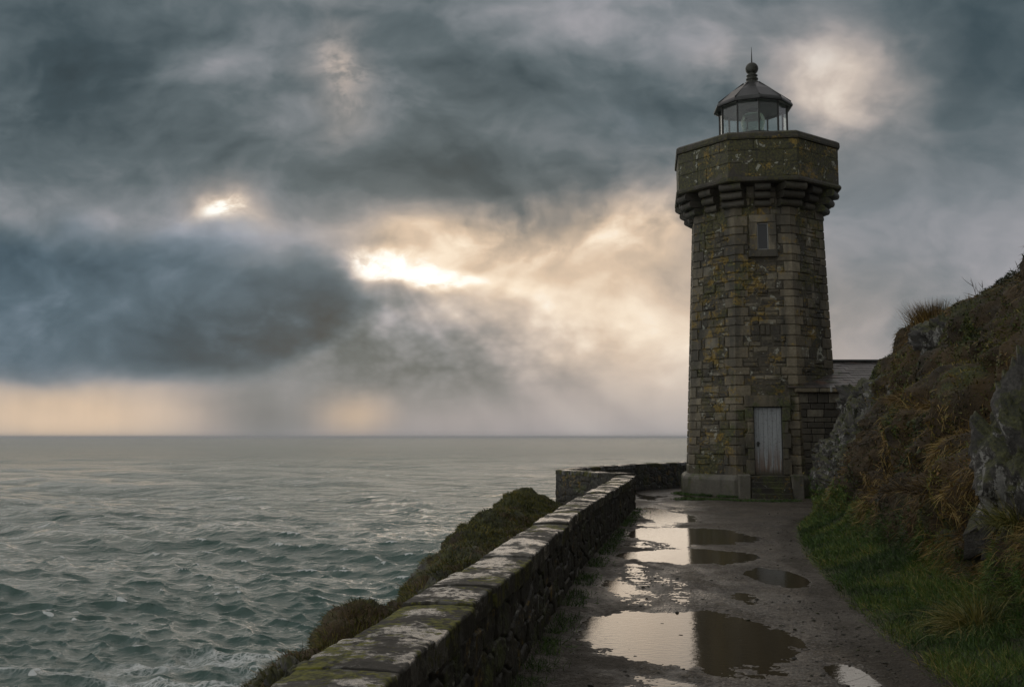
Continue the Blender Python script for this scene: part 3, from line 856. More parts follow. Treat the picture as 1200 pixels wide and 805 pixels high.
    for (o0, o1, i0, i1, nn) in ((corner_out, jog_out, corner_in, jog_in, 4), (jog_out, far_out[0], jog_in, far_in[0], 1), (far_out[0], far_out[1], far_in[0], far_in[1], 3),
                                 (far_out[1], far_out[2], far_in[1], far_in[2], 4), (far_out[2], far_out[3], far_in[2], far_in[3], 5)):
        for j in range(nn):
            a, b = j / nn + .006, (j + 1) / nn - .006
            slab(o0 + (o1 - o0) * a, i0 + (i1 - i0) * a, o0 + (o1 - o0) * b, i0 + (i1 - i0) * b, WALL_TOP + .05 + rng.uniform(-.01, .01), .11, .06, k * 1.7); k += 1
build_wall()
# ------------------------------------------------------------------ lighthouse
TC = np.array([7.75, 32.15])
toc = -TC / np.linalg.norm(TC)                  # towards the path
rgt = np.array([-toc[1], toc[0]])
def odir(deg):
    a = math.radians(deg); return math.cos(a) * toc + math.sin(a) * rgt
OCT0 = -16.5
def R_at(z): return 2.40 + (2.07 - 2.40) * (z - .62) / (8.75 - .62)
C8 = math.cos(math.pi / 8)

def oct_ring(R, z, n=8, rot=OCT0):
    return np.array([[*(TC + R * odir(rot + 360 / n * k)), z] for k in range(n)])

def oct_solid(rings, n=8, cap_top=False, cap_bot=False, seg=1):
    """rings = list of (R, z); returns verts, quads, tris, each flank flat"""
    acc = Acc()
    for (r0, z0), (r1, z1) in zip(rings[:-1], rings[1:]):
        a, b = oct_ring(r0, z0, n), oct_ring(r1, z1, n)
        for k in range(n):
            j = (k + 1) % n
            us = np.linspace(0, 1, seg + 1)[:, None]
            lo = a[k] + (a[j] - a[k]) * us; hi = b[k] + (b[j] - b[k]) * us
            acc.add(np.concatenate([lo, hi]), [[i, i + 1, seg + 2 + i, seg + 1 + i] for i in range(seg)])
    for cap, ring in ((cap_top, rings[-1]), (cap_bot, rings[0])):
        if cap:
            a = oct_ring(ring[0], ring[1], n)
            acc.add(np.vstack([a, [*TC, ring[1]]]), None, [[k, (k + 1) % n, n] for k in range(n)])
    return acc

class FaceFrame:
    """local frame of one flank of the octagon: s across, h out of the wall, z up"""
    def __init__(s, k):
        s.mid = OCT0 + 45 * k + 22.5
        s.n = odir(s.mid); s.t = odir(s.mid + 90)
    def pt(s, x, h, z):
        ap = R_at(z) * C8 + h
        q = TC + s.n * ap + s.t * x
        return [q[0], q[1], z]
    def half(s, z): return R_at(z) * math.sin(math.pi / 8)

def stone_block(acc, fr, x0, x1, z0, z1, h, tone, bev=.02, depth=-.03, rng=None, mit0=0, mit1=0):
    j = (lambda: rng.uniform(-.013, .013)) if rng is not None else (lambda: 0)
    # x0/x1 may be functions of z, so quoins follow the taper
    fx0 = x0 if callable(x0) else (lambda z, v=x0: v)
    fx1 = x1 if callable(x1) else (lambda z, v=x1: v)
    V = []
    for hh, bx0, bx1, bz in ((depth, 0, 0, 0), (h - bev * .8, .002, .002, .002), (h, bev, bev, bev)):
        zz0, zz1 = z0 + bz, z1 - bz
        b0 = bx0 if not mit0 else -hh * .414 * mit0
        b1 = bx1 if not mit1 else -hh * .414 * mit1
        js = [j() if hh == h else 0 for _ in range(8)]
        V += [fr.pt(fx0(zz0) + b0 + js[0] * (not mit0), hh + js[4] * .6 * (not mit0), zz0 + js[1]), fr.pt(fx1(zz0) - b1 + js[2] * (not mit1), hh + js[5] * .6 * (not mit1), zz0 + js[3]),
              fr.pt(fx1(zz1) - b1 + js[0] * (not mit1), hh + js[6] * .6 * (not mit1), zz1 - js[1]), fr.pt(fx0(zz1) + b0 - js[2] * (not mit0), hh + js[7] * .6 * (not mit0), zz1 - js[3])]
    q = []
    for L in (0, 4):
        for k in range(4):
            k2 = (k + 1) % 4
            q.append([L + k, L + k2, L + 4 + k2, L + 4 + k])
    q.append([8, 9, 10, 11])
    acc.add(V, q, tone=tone)

def build_lighthouse():
    root = thing('lighthouse', (*TC, 0), 'octagonal stone lighthouse tower with a mossy parapet and a glazed lantern on top', 'lighthouse')
    rng = np.random.default_rng(5)
    # core behind the joints
    zs = np.linspace(.4, 9.3, 12)
    ZTOP = 9.28
    front = 0
    quos = [Acc() for _ in range(8)]
    courses = [.60]
    while courses[-1] < ZTOP - .2: courses.append(courses[-1] + rng.uniform(.21, .34))
    courses[-1] = ZTOP
    holes = {front: [(-.62, .62, .4, 2.98), (-.40, .40, 7.05, 8.4)]}
    for k in range(8):
        fr = FaceFrame(k); rub = Acc()
        lo_, hi_ = [[fr.pt(sx * (fr.half(z) - .006), .002, z) for sx in (-1, 1)] for z in (.4, 9.3)]
        rub.add([lo_[0], lo_[1], hi_[1], hi_[0]], [[0, 1, 2, 3]], tone=.30)
        for ci, (z0, z1) in enumerate(zip(courses[:-1], courses[1:])):
            g = .008
            lq = (.40 if (ci + k) % 2 else .24) + rng.uniform(-.04, .04)
            rq = (.30 if (ci + k) % 2 else .52) + rng.uniform(-.04, .04)
            rq = (.40 if (ci + k + 1) % 2 == 0 else .24) + rng.uniform(-.04, .04)
            hq = .036
            tq = (hash01(ci, k, 0, 9) * .7 + .15, hash01(ci, (k + 1) % 8, 0, 9) * .7 + .15)
            stone_block(quos[k], fr, lambda z: -fr.half(z), lambda z, l=lq: -fr.half(z) + l, z0 + g, z1 - g, hq, float(tq[0]), .018, mit0=1, rng=rng)
            stone_block(quos[(k + 1) % 8], fr, lambda z, l=rq: fr.half(z) - l, lambda z: fr.half(z), z0 + g, z1 - g, hq, float(tq[1]), .018, mit1=1, rng=rng)
            a, b = -fr.half((z0 + z1) / 2) + lq + .01, fr.half((z0 + z1) / 2) - rq - .01
            spans = [(a, b)]
            for hx0, hx1, hz0, hz1 in holes.get(k, []):
                if z1 > hz0 + .05 and z0 < hz1 - .05:
                    spans = [s for p, q in spans for s in ((p, min(q, hx0)), (max(p, hx1), q)) if s[1] - s[0] > .05]
            # a course of rubble, some stones split in two thin ones
            for p, q in spans:
                x = p
                while x < q - .02:
                    w = rng.choice([rng.uniform(.14, .28), rng.uniform(.26, .6)])
                    x2 = x + w if q - (x + w) > .16 else q
                    split = rng.random() < .5
                    zz = [z0, z0 + (z1 - z0) * rng.uniform(.38, .62), z1] if split else [z0, z1]
                    for c0, c1 in zip(zz[:-1], zz[1:]):
                        stone_block(rub, fr, x + .006, x2 - .006, c0 + .006, c1 - .006, rng.uniform(.0, .05), rng.uniform(0, 1), .028, rng=rng)
                    x = x2
        part('wall_face', rub.mesh('wall_face'), M['tower'], root)
    for q_ in quos: part('quoin_stack', q_.mesh('quoin_stack'), M['quoin'], root)
    # plinth
    acc = oct_solid([(2.62, -.1), (2.62, .50), (2.60, .56), (2.5, .645), (2.2, .66)], seg=4)
    part('plinth', acc.mesh('plinth'), M['plinth'], root)
    fr = FaceFrame(front)
    ax = np.array([[*fr.t, 0], [*fr.n, 0], [0, 0, 1]])
    def loc(x, out, z): return np.array([*(TC + fr.n * out + fr.t * x), z])
    # door surround
    sur = Acc()
    zc = [.66, 1.1, 1.42, 1.86, 2.2, 2.62]
    for sx in (-1, 1):
        for i, (z0, z1) in enumerate(zip(zc[:-1], zc[1:])):
            w = .17 if i % 2 else .24
            x0, x1 = (.405, .405 + w)
            if sx < 0: x0, x1 = -x1, -x0
            stone_block(sur, fr, x0, x1, z0 + .005, z1 - .005, .17, rng.uniform(.2, .8), .014, rng=rng)
    stone_block(sur, fr, -.66, .66, 2.63, 2.96, .175, .5, .016, rng=rng)
    part('door_surround', sur.mesh('door_surround'), M['quoin'], root)
    dacc = Acc()
    for i in range(6):
        x0 = -.385 + i * .1285
        stone_block(dacc, fr, x0 + .001, x0 + .128, .665, 2.6, .026 + .0015 * (i % 2), .5, .004, -.01)
    door = part('door', dacc.mesh('door'), M['door'], root)
    # inner backing hides the core behind the planks
    da = Acc()
    c = np.array(fr.pt(-.29, .042, 1.55)); da.box(c, (.028, .012, .07), ax); da.box(np.array(fr.pt(-.285, .06, 1.57)), (.05, .014, .012), ax)
    part('handle', da.mesh('handle'), M['iron'], door)
    fa = Acc()
    for sx in (-1, 1): stone_block(fa, fr, sx * .40 - .016, sx * .40 + .016, .665, 2.62, .06, .5, .006, -.01)
    stone_block(fa, fr, -.383, .383, 2.6, 2.635, .06, .5, .006, -.01)
    part('door_frame', fa.mesh('door_frame'), M['iron'], door)
    # steps between low flank blocks
    st = Acc()
    base = 2.62 * C8
    for i in range(4):
        z1 = .64 - i * .16
        st.box(loc(0.0, base + .02 + i * .13, z1 / 2 - .05), (.56, .2, z1 / 2 + .05), ax, rng.uniform(.3, .7), .015)
    part('steps', st.mesh('steps'), M['rubble'], root)
    for sx in (-1, 1):
        fb = Acc()
        fb.box(loc(sx * .74, base + .12, .29), (.17, .33, .39), ax, .5, .03)
        part('step_flank', fb.mesh('step_flank'), M['plinth'], root)
    # window
    ws = Acc()
    stone_block(ws, fr, -.385, .385, 8.13, 8.36, .13, .75, .014, rng=rng)
    for sx in (-1, 1):
        for z0, z1 in ((7.30, 7.72), (7.725, 8.125)):
            x0, x1 = (.165, .385) if sx > 0 else (-.385, -.165)
            stone_block(ws, fr, x0, x1, z0, z1, .13, rng.uniform(.6, .9), .012, rng=rng)
    win = Acc(); stone_block(win, fr, -.165, .165, 7.3, 8.13, .016, .5, .002, -.01)
    wobj = part('window', ws.mesh('window'), M['quoin'], root)
    part('pane', win.mesh('pane'), M['pane'], wobj)
    wf = Acc()
    for x in (-.15, .15): stone_block(wf, fr, x - .016, x + .016, 7.31, 8.12, .045, .5, .004, -.01)
    for z in (7.32, 8.1): stone_block(wf, fr, -.135, .135, z - .015, z + .015, .043, .5, .004, -.01)
    part('frame', wf.mesh('frame'), M['frame'], wobj)
    sl_ = Acc(); stone_block(sl_, fr, -.43, .43, 7.07, 7.295, .17, .6, .02, rng=rng)
    part('sill', sl_.mesh('sill'), M['coping_par'], wobj)
    # corbels: one on each corner, two between
    def corbel(R0, ang, w, outlen, corner):
        acc = Acc()
        n = odir(ang); t_ = odir(ang + 90)
        a3 = np.array([[*t_, 0], [*n, 0], [0, 0, 1]])
        for i, (z0, z1, out) in enumerate(((8.60, 8.82, .22), (8.82, 9.05, .37), (9.05, 9.27, .51))):
            out = out * outlen; zc, hz = (z0 + z1) / 2, (z1 - z0) / 2 - .006
            r = hz
            # rounded nose block: profile swept across the width
            pr = [(-.25, hz), (out - r * .8, hz)] + [(out - r * .8 + r * .8 * math.cos(a), r * math.sin(a)) for a in np.linspace(math.pi / 2 - .3, -math.pi / 2 + .3, 7)] + [(out - r * .8, -hz), (-.25, -hz)]
            pr = np.array(pr); m_ = len(pr)
            ww = w / 2 * rng.uniform(.94, 1.04)
            V = [np.array([*(TC + n * (R0 + o) + t_ * s_ * ww), zc + z]) for s_ in (-1, 1) for o, z in pr]
            q = [[k, m_ + k, m_ + (k + 1) % m_, (k + 1) % m_] for k in range(m_)]
            tr = [[0, k, k + 1] for k in range(1, m_ - 1)] + [[m_, m_ + k + 1, m_ + k] for k in range(1, m_ - 1)]
            acc.add(V, q, tr, rng.uniform(.3, .9))
        return part('corbel', acc.mesh('corbel'), M['corbel'], root)
    Rm = R_at(8.9)
    for k in range(8):
        corbel(Rm - .02, OCT0 + 45 * k, .68, 1.02, True)
        f = FaceFrame(k)
        corbel(Rm * C8, f.mid, .46, .94, False)
    # parapet: string course, walling, coping
    acc = oct_solid([(2.0, 9.275), (2.64, 9.275), (2.695, 9.30), (2.705, 9.36), (2.66, 9.43), (2.55, 9.44)], seg=3)
    part('string_course', acc.mesh('string_course'), M['coping_par'], root)
    par = Acc(); cop = Acc()
    rows = [(9.435, 9.86), (9.86, 10.24), (10.24, 10.56)]
    core = oct_solid([(2.605, 9.43), (2.605, 10.56)]); inner = oct_solid([(2.30, 10.60), (2.30, 9.9)])
    for a_ in (core, inner):
        off = par.n
        for v in a_.v: par.v.append(v); par.tone.append(np.full(len(v), .3)); par.n += len(v)
        par.q += [q + off for q in a_.q]
    class PF(FaceFrame):
        def pt(s, x, h, z):
            q = TC + s.n * (2.61 * C8 + h) + s.t * x; return [q[0], q[1], z]
    for k in range(8):
        f = PF(k); hw = 2.61 * math.sin(math.pi / 8)
        for ri, (z0, z1) in enumerate(rows):
            x = -hw; first = True
            while x < hw - .01:
                w = rng.uniform(.35, .8); x2 = x + w if hw - (x + w) > .3 else hw
                stone_block(par, f, x + (0 if first else .002), x2 - (0 if x2 == hw else .002), z0 + .002, z1 - .002, .012 + rng.uniform(0, .004), rng.uniform(.2, .8), .012,
                            mit0=1 if first else 0, mit1=1 if x2 == hw else 0, rng=rng)
                x = x2; first = False
    part('parapet', par.mesh('parapet'), M['parapet'], root)
    acc = oct_solid([(2.56, 10.565), (2.675, 10.57), (2.69, 10.62), (2.68, 10.74), (2.60, 10.80), (2.3, 10.81), (2.24, 10.6)], seg=3)
    part('parapet_coping', acc.mesh('parapet_coping'), M['coping_par'], root)
    fl = oct_solid([(2.3, 9.95), (.6, 9.98)], cap_top=True)
    part('gallery_floor', fl.mesh('gallery_floor'), M['mortar'], root)
    # lantern room, ten sided
    N = 10; LR = 1.06; r0 = -26.0
    lan = thing_part('lantern_room', (*TC, 11.2), root)
    def ring(R, z): return np.array([[*(TC + R * odir(r0 + 36 * k)), z] for k in range(N)])
    def poly(rings, tone=.5):
        acc = Acc()
        for (ra, za), (rb, zb) in zip(rings[:-1], rings[1:]):
            a, b = ring(ra, za), ring(rb, zb)
            for k in range(N):
                j = (k + 1) % N
                acc.add([a[k], a[j], b[j], b[k]], [[0, 1, 2, 3]], tone=tone)
        return acc
    part('lantern_base', poly([(1.13, 9.95), (1.13, 11.07), (1.20, 11.10), (1.20, 11.16), (1.02, 11.18), (.2, 11.18)]).mesh('lantern_base'), M['coping_par'], lan)
    z0, z1 = 11.18, 12.24
    for k in range(N):
        a, b = ring(LR, 0)[k], ring(LR, 0)[(k + 1) % N]
        d = (b - a) / np.linalg.norm(b - a); o_ = np.array([-d[1], d[0], 0]) * .004
        g = Acc()
        A_, B_ = a + d * .02, b - d * .02
        V = [[*p[:2], z] for z in (z0, z1) for p in (A_ + o_, B_ + o_, B_ - o_, A_ - o_)]
        g.add(V, [[0,1,5,4],[1,2,6,5],[2,3,7,6],[3,0,4,7],[4,5,6,7],[3,2,1,0]])
        part('glass_pane', g.mesh('glass_pane'), M['glass'], lan)
        mu = Acc(); n2 = odir(r0 + 36 * k); t2 = odir(r0 + 36 * k + 90)
        mu.box([*(TC + n2 * (LR + .004)), (z0 + z1) / 2], (.021, .03, (z1 - z0) / 2 + .02), [[*t2, 0], [*n2, 0], [0, 0, 1]], bev=.006)
        part('mullion', mu.mesh('mullion'), M['iron'], lan)
    sillr = poly([(1.03, 11.175), (1.10, 11.175), (1.10, 11.23), (1.03, 11.23)])
    part('glazing_sill', sillr.mesh('glazing_sill'), M['iron'], lan)
    roof = poly([(.2, 12.235), (1.06, 12.235), (1.20, 12.20), (1.255, 12.22), (1.255, 12.265), (1.215, 12.33), (1.19, 12.36), (.74, 12.75), (.30, 13.06), (.16, 13.09)])
    rf = part('lantern_roof', roof.mesh('lantern_roof'), M['lead'], lan)
    rb = Acc()
    for k in range(N):
        p0, p1 = ring(1.2, 12.365)[k], ring(.31, 13.07)[k]
        d = (p1 - p0); L = np.linalg.norm(d); d /= L
        s_ = np.array([*odir(r0 + 36 * k + 90), 0]); u_ = np.cross(s_, d)
        rb.box((p0 + p1) / 2, (.014, L / 2, .014), [s_, d, u_])
    part('roof_ribs', rb.mesh('roof_ribs'), M['lead'], rf)
    fin = Acc()
    fin.lathe((*TC, 0), [(.0, 13.03), (.25, 13.04), (.235, 13.12), (.16, 13.15), (.15, 13.19), (.19, 13.21), (.195, 13.25), (.15, 13.28), (.14, 13.31), (.175, 13.33), (.18, 13.36), (.13, 13.39)] +
              [(.205 * math.sin(a), 13.585 - .205 * math.cos(a)) for a in np.linspace(.55, math.pi - .08, 14)] + [(.0, 13.79)], 28)
    part('ball_finial', fin.mesh('ball_finial', True), M['bronze'], lan)
    sp = Acc(); sp.lathe((*TC, 0), [(.026, 13.76), (.018, 13.95), (.006, 14.3), (.0, 14.33)], 10)
    part('spike', sp.mesh('spike', True), M['iron'], lan)
    # lens on its pedestal
    prof = [(.0, 11.55), (.34, 11.55)]
    for i in range(9):
        z = 11.57 + i * .055; r = .37 - .012 * abs(i - 4) ** 1.5 * .6
        prof += [(r - .03, z), (r + .015, z + .02), (r + .015, z + .035)]
    prof += [(.2, 12.08), (.0, 12.1)]
    le = Acc(); le.lathe((*TC, 0), prof, 24)
    part('lens', le.mesh('lens', False), M['lens'], lan)
    pe = Acc(); pe.lathe((*TC, 0), [(.34, 11.18), (.34, 11.26), (.22, 11.28), (.22, 11.5), (.0, 11.56)], 20)
    part('lens_pedestal', pe.mesh('lens_pedestal'), M['iron'], lan)

def thing_part(name, loc, parent):
    o = bpy.data.objects.new(name, None); COL.objects.link(o)
    o.empty_display_size = .2; o.parent = parent
    o.location = Vector(loc) - parent_world(parent)
    return o
build_lighthouse()

# ------------------------------------------------------------------ lean-to annex beside the tower
def build_annex():
    root = thing('stone_annex', (9.8, 31.2, 0), 'small stone lean-to building with a wet slate roof between the tower and the rocky bank', 'building')
    rng = np.random.default_rng(15)
    y0 = 29.95; x0, x1 = 8.38, 13.2; zt = 3.04
    acc = Acc()
    acc.box(((x0 + x1) / 2, y0 + 1.6, zt / 2 - .1), ((x1 - x0) / 2, 1.57, zt / 2 + .1), tone=.2)
    z = -.1
    while z < zt - .08:
        z2 = min(z + rng.uniform(.13, .24), zt)
        if zt - z2 < .08: z2 = zt
        x = x0
        while x < x1 - .01:
            x2 = x + rng.uniform(.2, .55); x2 = x2 if x1 - x2 > .2 else x1
            h = rng.uniform(.0, .03)
            acc.box(((x + x2) / 2, y0 + .05 - h / 2, (z + z2) / 2), ((x2 - x) / 2 - .008, .07 + h / 2, (z2 - z) / 2 - .008), tone=rng.uniform(0, 1), bev=.014)
            x = x2
        z = z2
    part('wall', acc.mesh('wall'), M['annex'], root)
    ea = Acc(); x = x0 - .15
    while x < x1:
        x2 = x + rng.uniform(.7, 1.0)
        ea.box(((x + x2) / 2, y0 - .02, zt + .065), ((x2 - x) / 2 - .004, .19, .06), tone=rng.uniform(.3, .7), bev=.02); x = x2
    part('eaves_course', ea.mesh('eaves_course'), M['quoin'], root)
    # roof slab falling towards the path, with a low ridge
    ra = Acc()
    e0, e1 = np.array([y0 - .2, zt + .13]), np.array([y0 + 2.15, zt + 1.06])
    d = (e1 - e0) / np.linalg.norm(e1 - e0); n_ = np.array([-d[1], d[0]])
    L = np.linalg.norm(e1 - e0); nrow = 11
    for i in range(nrow):
        a = e0 + d * L * i / nrow; b = e0 + d * (L * (i + 1) / nrow + .05)
        x = x0 - .2 + (0 if i % 2 else -.17)
        while x < x1:
            w = .34; j = rng.uniform(-.004, .006)
            up = .005
            P = [[x + .003, *(a + n_ * (up + .008 + j))], [x + w - .003, *(a + n_ * (up + .008 + j))], [x + w - .003, *(b + n_ * (.004 + j))], [x + .003, *(b + n_ * (.004 + j))],
                 [x + .003, *(a + n_ * (up + j - .006))], [x + w - .003, *(a + n_ * (up + j - .006))], [x + w - .003, *(b - n_ * .004)], [x + .003, *(b - n_ * .004)]]
            ra.add(P, [[0,1,2,3],[4,5,1,0],[5,6,2,1],[7,4,0,3]], tone=rng.uniform(.2, .8)); x += w
    mid = (e0 + e1) / 2
    ra.add([[x0 - .2, *(e0 - n_ * .01)], [x1, *(e0 - n_ * .01)], [x1, *(e1 - n_ * .01)], [x0 - .2, *(e1 - n_ * .01)]], [[0,1,2,3]])
    # rear slope
    e2 = np.array([y0 + 3.4, zt + .5])
    ra.add([[x0 - .2, *e1], [x1, *e1], [x1, *e2], [x0 - .2, *e2]], [[0,1,2,3]])
    roof = part('roof', ra.mesh('roof'), M['slate'], root)
    rg = Acc(); rg.box(((x0 + x1) / 2, e1[0], e1[1] + .02), ((x1 - x0) / 2, .09, .05), tone=.5, bev=.03)
    part('ridge', rg.mesh('ridge'), M['lead'], roof)
    fl = Acc(); fl.box((9.27, y0 - .215, zt + .10), (.03, .012, .09), bev=.005)
    part('lead_clip', fl.mesh('lead_clip'), M['frame'], root)
build_annex()
# ------------------------------------------------------------------ bank on the right and cliff on the left
def loft(stations, ys, nt, power=None):
    """stations: list of (Y, [(X,Z),...]); returns grid (len(ys), nt, 3) following smooth profiles"""
    SY = np.array([s[0] for s in stations]); PX = np.array([[p[0] for p in s[1]] for s in stations]); PZ = np.array([[p[1] for p in s[1]] for s in stations])
    m_ = PX.shape[1]
    u = np.linspace(0, m_ - 1, nt)
    X = np.zeros((len(ys), m_)); Z = np.zeros((len(ys), m_))
    for j in range(m_):
        X[:, j] = np.interp(ys, SY, PX[:, j]); Z[:, j] = np.interp(ys, SY, PZ[:, j])
    i0 = np.clip(np.floor(u).astype(int), 0, m_ - 2); f = u - i0
    def cr(A):
        p0, p1, p2, p3 = A[:, np.maximum(i0 - 1, 0)], A[:, i0], A[:, i0 + 1], A[:, np.minimum(i0 + 2, m_ - 1)]
        lin = p1 + (p2 - p1) * f
        cat = .5 * (2 * p1 + (p2 - p0) * f + (2 * p0 - 5 * p1 + 4 * p2 - p3) * f ** 2 + (3 * p1 - p0 - 3 * p2 + p3) * f ** 3)
        return lin * .5 + cat * .5
    return np.stack([cr(X), np.repeat(np.asarray(ys)[:, None], nt, 1), cr(Z)], -1), np.repeat(u[None, :], len(ys), 0)

def grid_normals(P):
    a = np.gradient(P, axis=0); b = np.gradient(P, axis=1)
    n = np.cross(b, a); n /= np.linalg.norm(n, axis=-1, keepdims=True) + 1e-9
    return n

def smooth_rows(P, k):
    ker = np.ones(2 * k + 1) / (2 * k + 1)
    Q = np.empty_like(P)
    for c in range(3):
        for j in range(P.shape[1]):
            Q[:, j, c] = np.convolve(np.pad(P[:, j, c], k, mode='edge'), ker, 'valid')
    return Q

B_ST = [  # foot, verge end, ledge, brow, crest, plateau
    (1.0, [(2.72,0),(3.7,.25),(4.7,1.5),(5.6,2.8),(7.4,5.2),(14,6.2)]),
    (7.4, [(2.9,0),(4.1,.26),(4.9,1.3),(5.8,2.6),(7.5,5.2),(14,6.2)]),
    (10.3, [(3.27,0),(4.55,.28),(5.2,1.3),(6.1,2.6),(7.9,5.25),(14.5,6.2)]),
    (14.5, [(4.08,0),(5.1,.32),(5.9,1.4),(6.7,2.6),(8.5,4.9),(15,5.8)]),
    (18.1, [(4.9,0),(5.8,.35),(6.6,1.4),(7.4,2.6),(9.1,4.42),(15.5,5.2)]),
    (20.0, [(5.45,0),(6.15,.34),(6.9,1.5),(7.7,2.75),(9.7,4.40),(16,5.1)]),
    (21.8, [(6.15,0),(6.6,.3),(7.0,1.5),(7.5,2.75),(10.2,4.42),(16,5.0)]),
    (22.8, [(6.85,0),(7.15,.35),(7.5,1.4),(7.95,2.5),(10.25,4.40),(16,5.0)]),
    (23.8, [(7.45,0),(7.6,.35),(7.85,1.35),(8.25,2.35),(10.1,4.35),(16,4.9)]),
    (25.0, [(8.15,0),(8.3,.35),(8.55,1.4),(8.9,2.45),(9.95,4.30),(16,4.8)]),
    (26.5, [(8.9,0),(9.05,.35),(9.2,1.4),(9.5,2.5),(10.35,3.7),(16,5.2)]),
    (29.0, [(10.0,0),(10.1,.35),(10.2,1.6),(10.45,2.3),(11.1,3.0),(16,4.9)]),
    (30.6, [(11.2,0),(11.3,.35),(11.4,1.5),(11.5,2.5),(11.9,3.4),(16,4.6)]),
    (36.0, [(13.4,0),(13.6,.35),(13.8,1.5),(14.0,2.5),(14.3,3.3),(17,4.2)])]
BANK = {}
def build_bank():
    ys = np.concatenate([np.linspace(1, 5.5, 40)[:-1], np.linspace(5.5, 30.5, 560), np.linspace(30.6, 36, 40)])
    P, U = loft(B_ST, ys, 300)
    P = smooth_rows(P, 9)
    N = grid_normals(P)
    X, Y, Z = P[..., 0], P[..., 1], P[..., 2]
    foot = sstep(0, .5, U)
    end = sstep(19.0, 21.0, Y + .8 * fbm(X, Y, Z, 3, 52)) * sstep(29.8, 28.5, Y)
    rockm = np.clip(end * sstep(.5, .95, U) * sstep(3.35, 2.75, U + .6 * fbm(X * .8, Y * .8, Z * .8, 3, 51)) + .0, 0, 1)
    extra = sstep(.14, .32, fbm(X * .42, Y * .42, Z * .5, 4, 53)) * sstep(1.1, 1.7, U) * sstep(4.2, 3.3, U) * sstep(12, 14, Y)
    rockm = np.maximum(rockm, extra * .8)
    lump = .55 * fbm(X * .55, Y * .55, Z * .7, 4, 54) + .34 * fbm(X * 1.5, Y * 1.5, Z * 1.5, 4, 55)
    ridged = (.5 - np.abs(fbm(X * 1.1 + .3 * Z, Y * 1.1, Z * .6, 5, 56))) * 2
    h1, e1 = facets(X * .95 + .5 * lump, Y * .95 + .2 * Z, Z * .62, 57, .62, .26)
    h2, e2 = facets(X * 2.7 + .4 * lump, Y * 2.7, Z * 1.7 + .3 * lump, 157, .55, .22)
    h3, e3 = facets(X * 7.0, Y * 7.0, Z * 4.5, 257, .5, .2)
    rk = .75 * h1 + .34 * h2 + .11 * h3 + .22 * ridged - .10 * sstep(.07, 0, e1) + .05 * fbm(X * 6, Y * 6, Z * 5, 4, 58)
    # cushions of growth with creases between
    c1, c2, cid = cells(X * .85 + .5 * lump, Y * .85, Z * .95 + .4 * lump, 161)
    cush = .55 * np.clip(1 - c1 * c1 * 1.5, -.3, 1) - .12 * sstep(.25, 0, c2 - c1) + .15 * (cid - .5)
    soft = .07 * fbm(X * 3.3, Y * 3.3, Z * 3.3, 4, 59) + .035 * fbm(X * 11, Y * 11, Z * 11, 3, 60)
    D = foot * (lump * sstep(.6, 1.8, U) * .8 + (1 - rockm) * cush * sstep(.8, 1.6, U) * .8 + soft * (.35 + .65 * sstep(.8, 1.5, U)) + rockm * rk * .95)
    crest = sstep(3.4, 4, U)
    D = D * (1 - .35 * crest) + crest * .10 * fbm(X * 2.2, Y * 2.2, 0, 4, 63)
    P = P + N * D[..., None]
    P[:, 0, 2] = -.12; P[:, 1, 2] = np.minimum(P[:, 1, 2], -.03)
    green = sstep(1.35, .9, U + .35 * fbm(X * 1.3, Y * 1.3, Z, 3, 64))
    mossb = sstep(.0, .35, fbm(X * .5, Y * .5, Z * .5, 3, 65)) * .8
    me = raw_mesh('hillside', P, grid_quads(*U.shape)[:, ::-1], None, {'rock': rockm, 'green': np.maximum(green, mossb)})
    tag(link('hillside', me, M['bank']), kind='structure')
    BANK.update(cid=cid, P=P, U=U, N=grid_normals(P), rock=rockm, green=green)
build_bank()

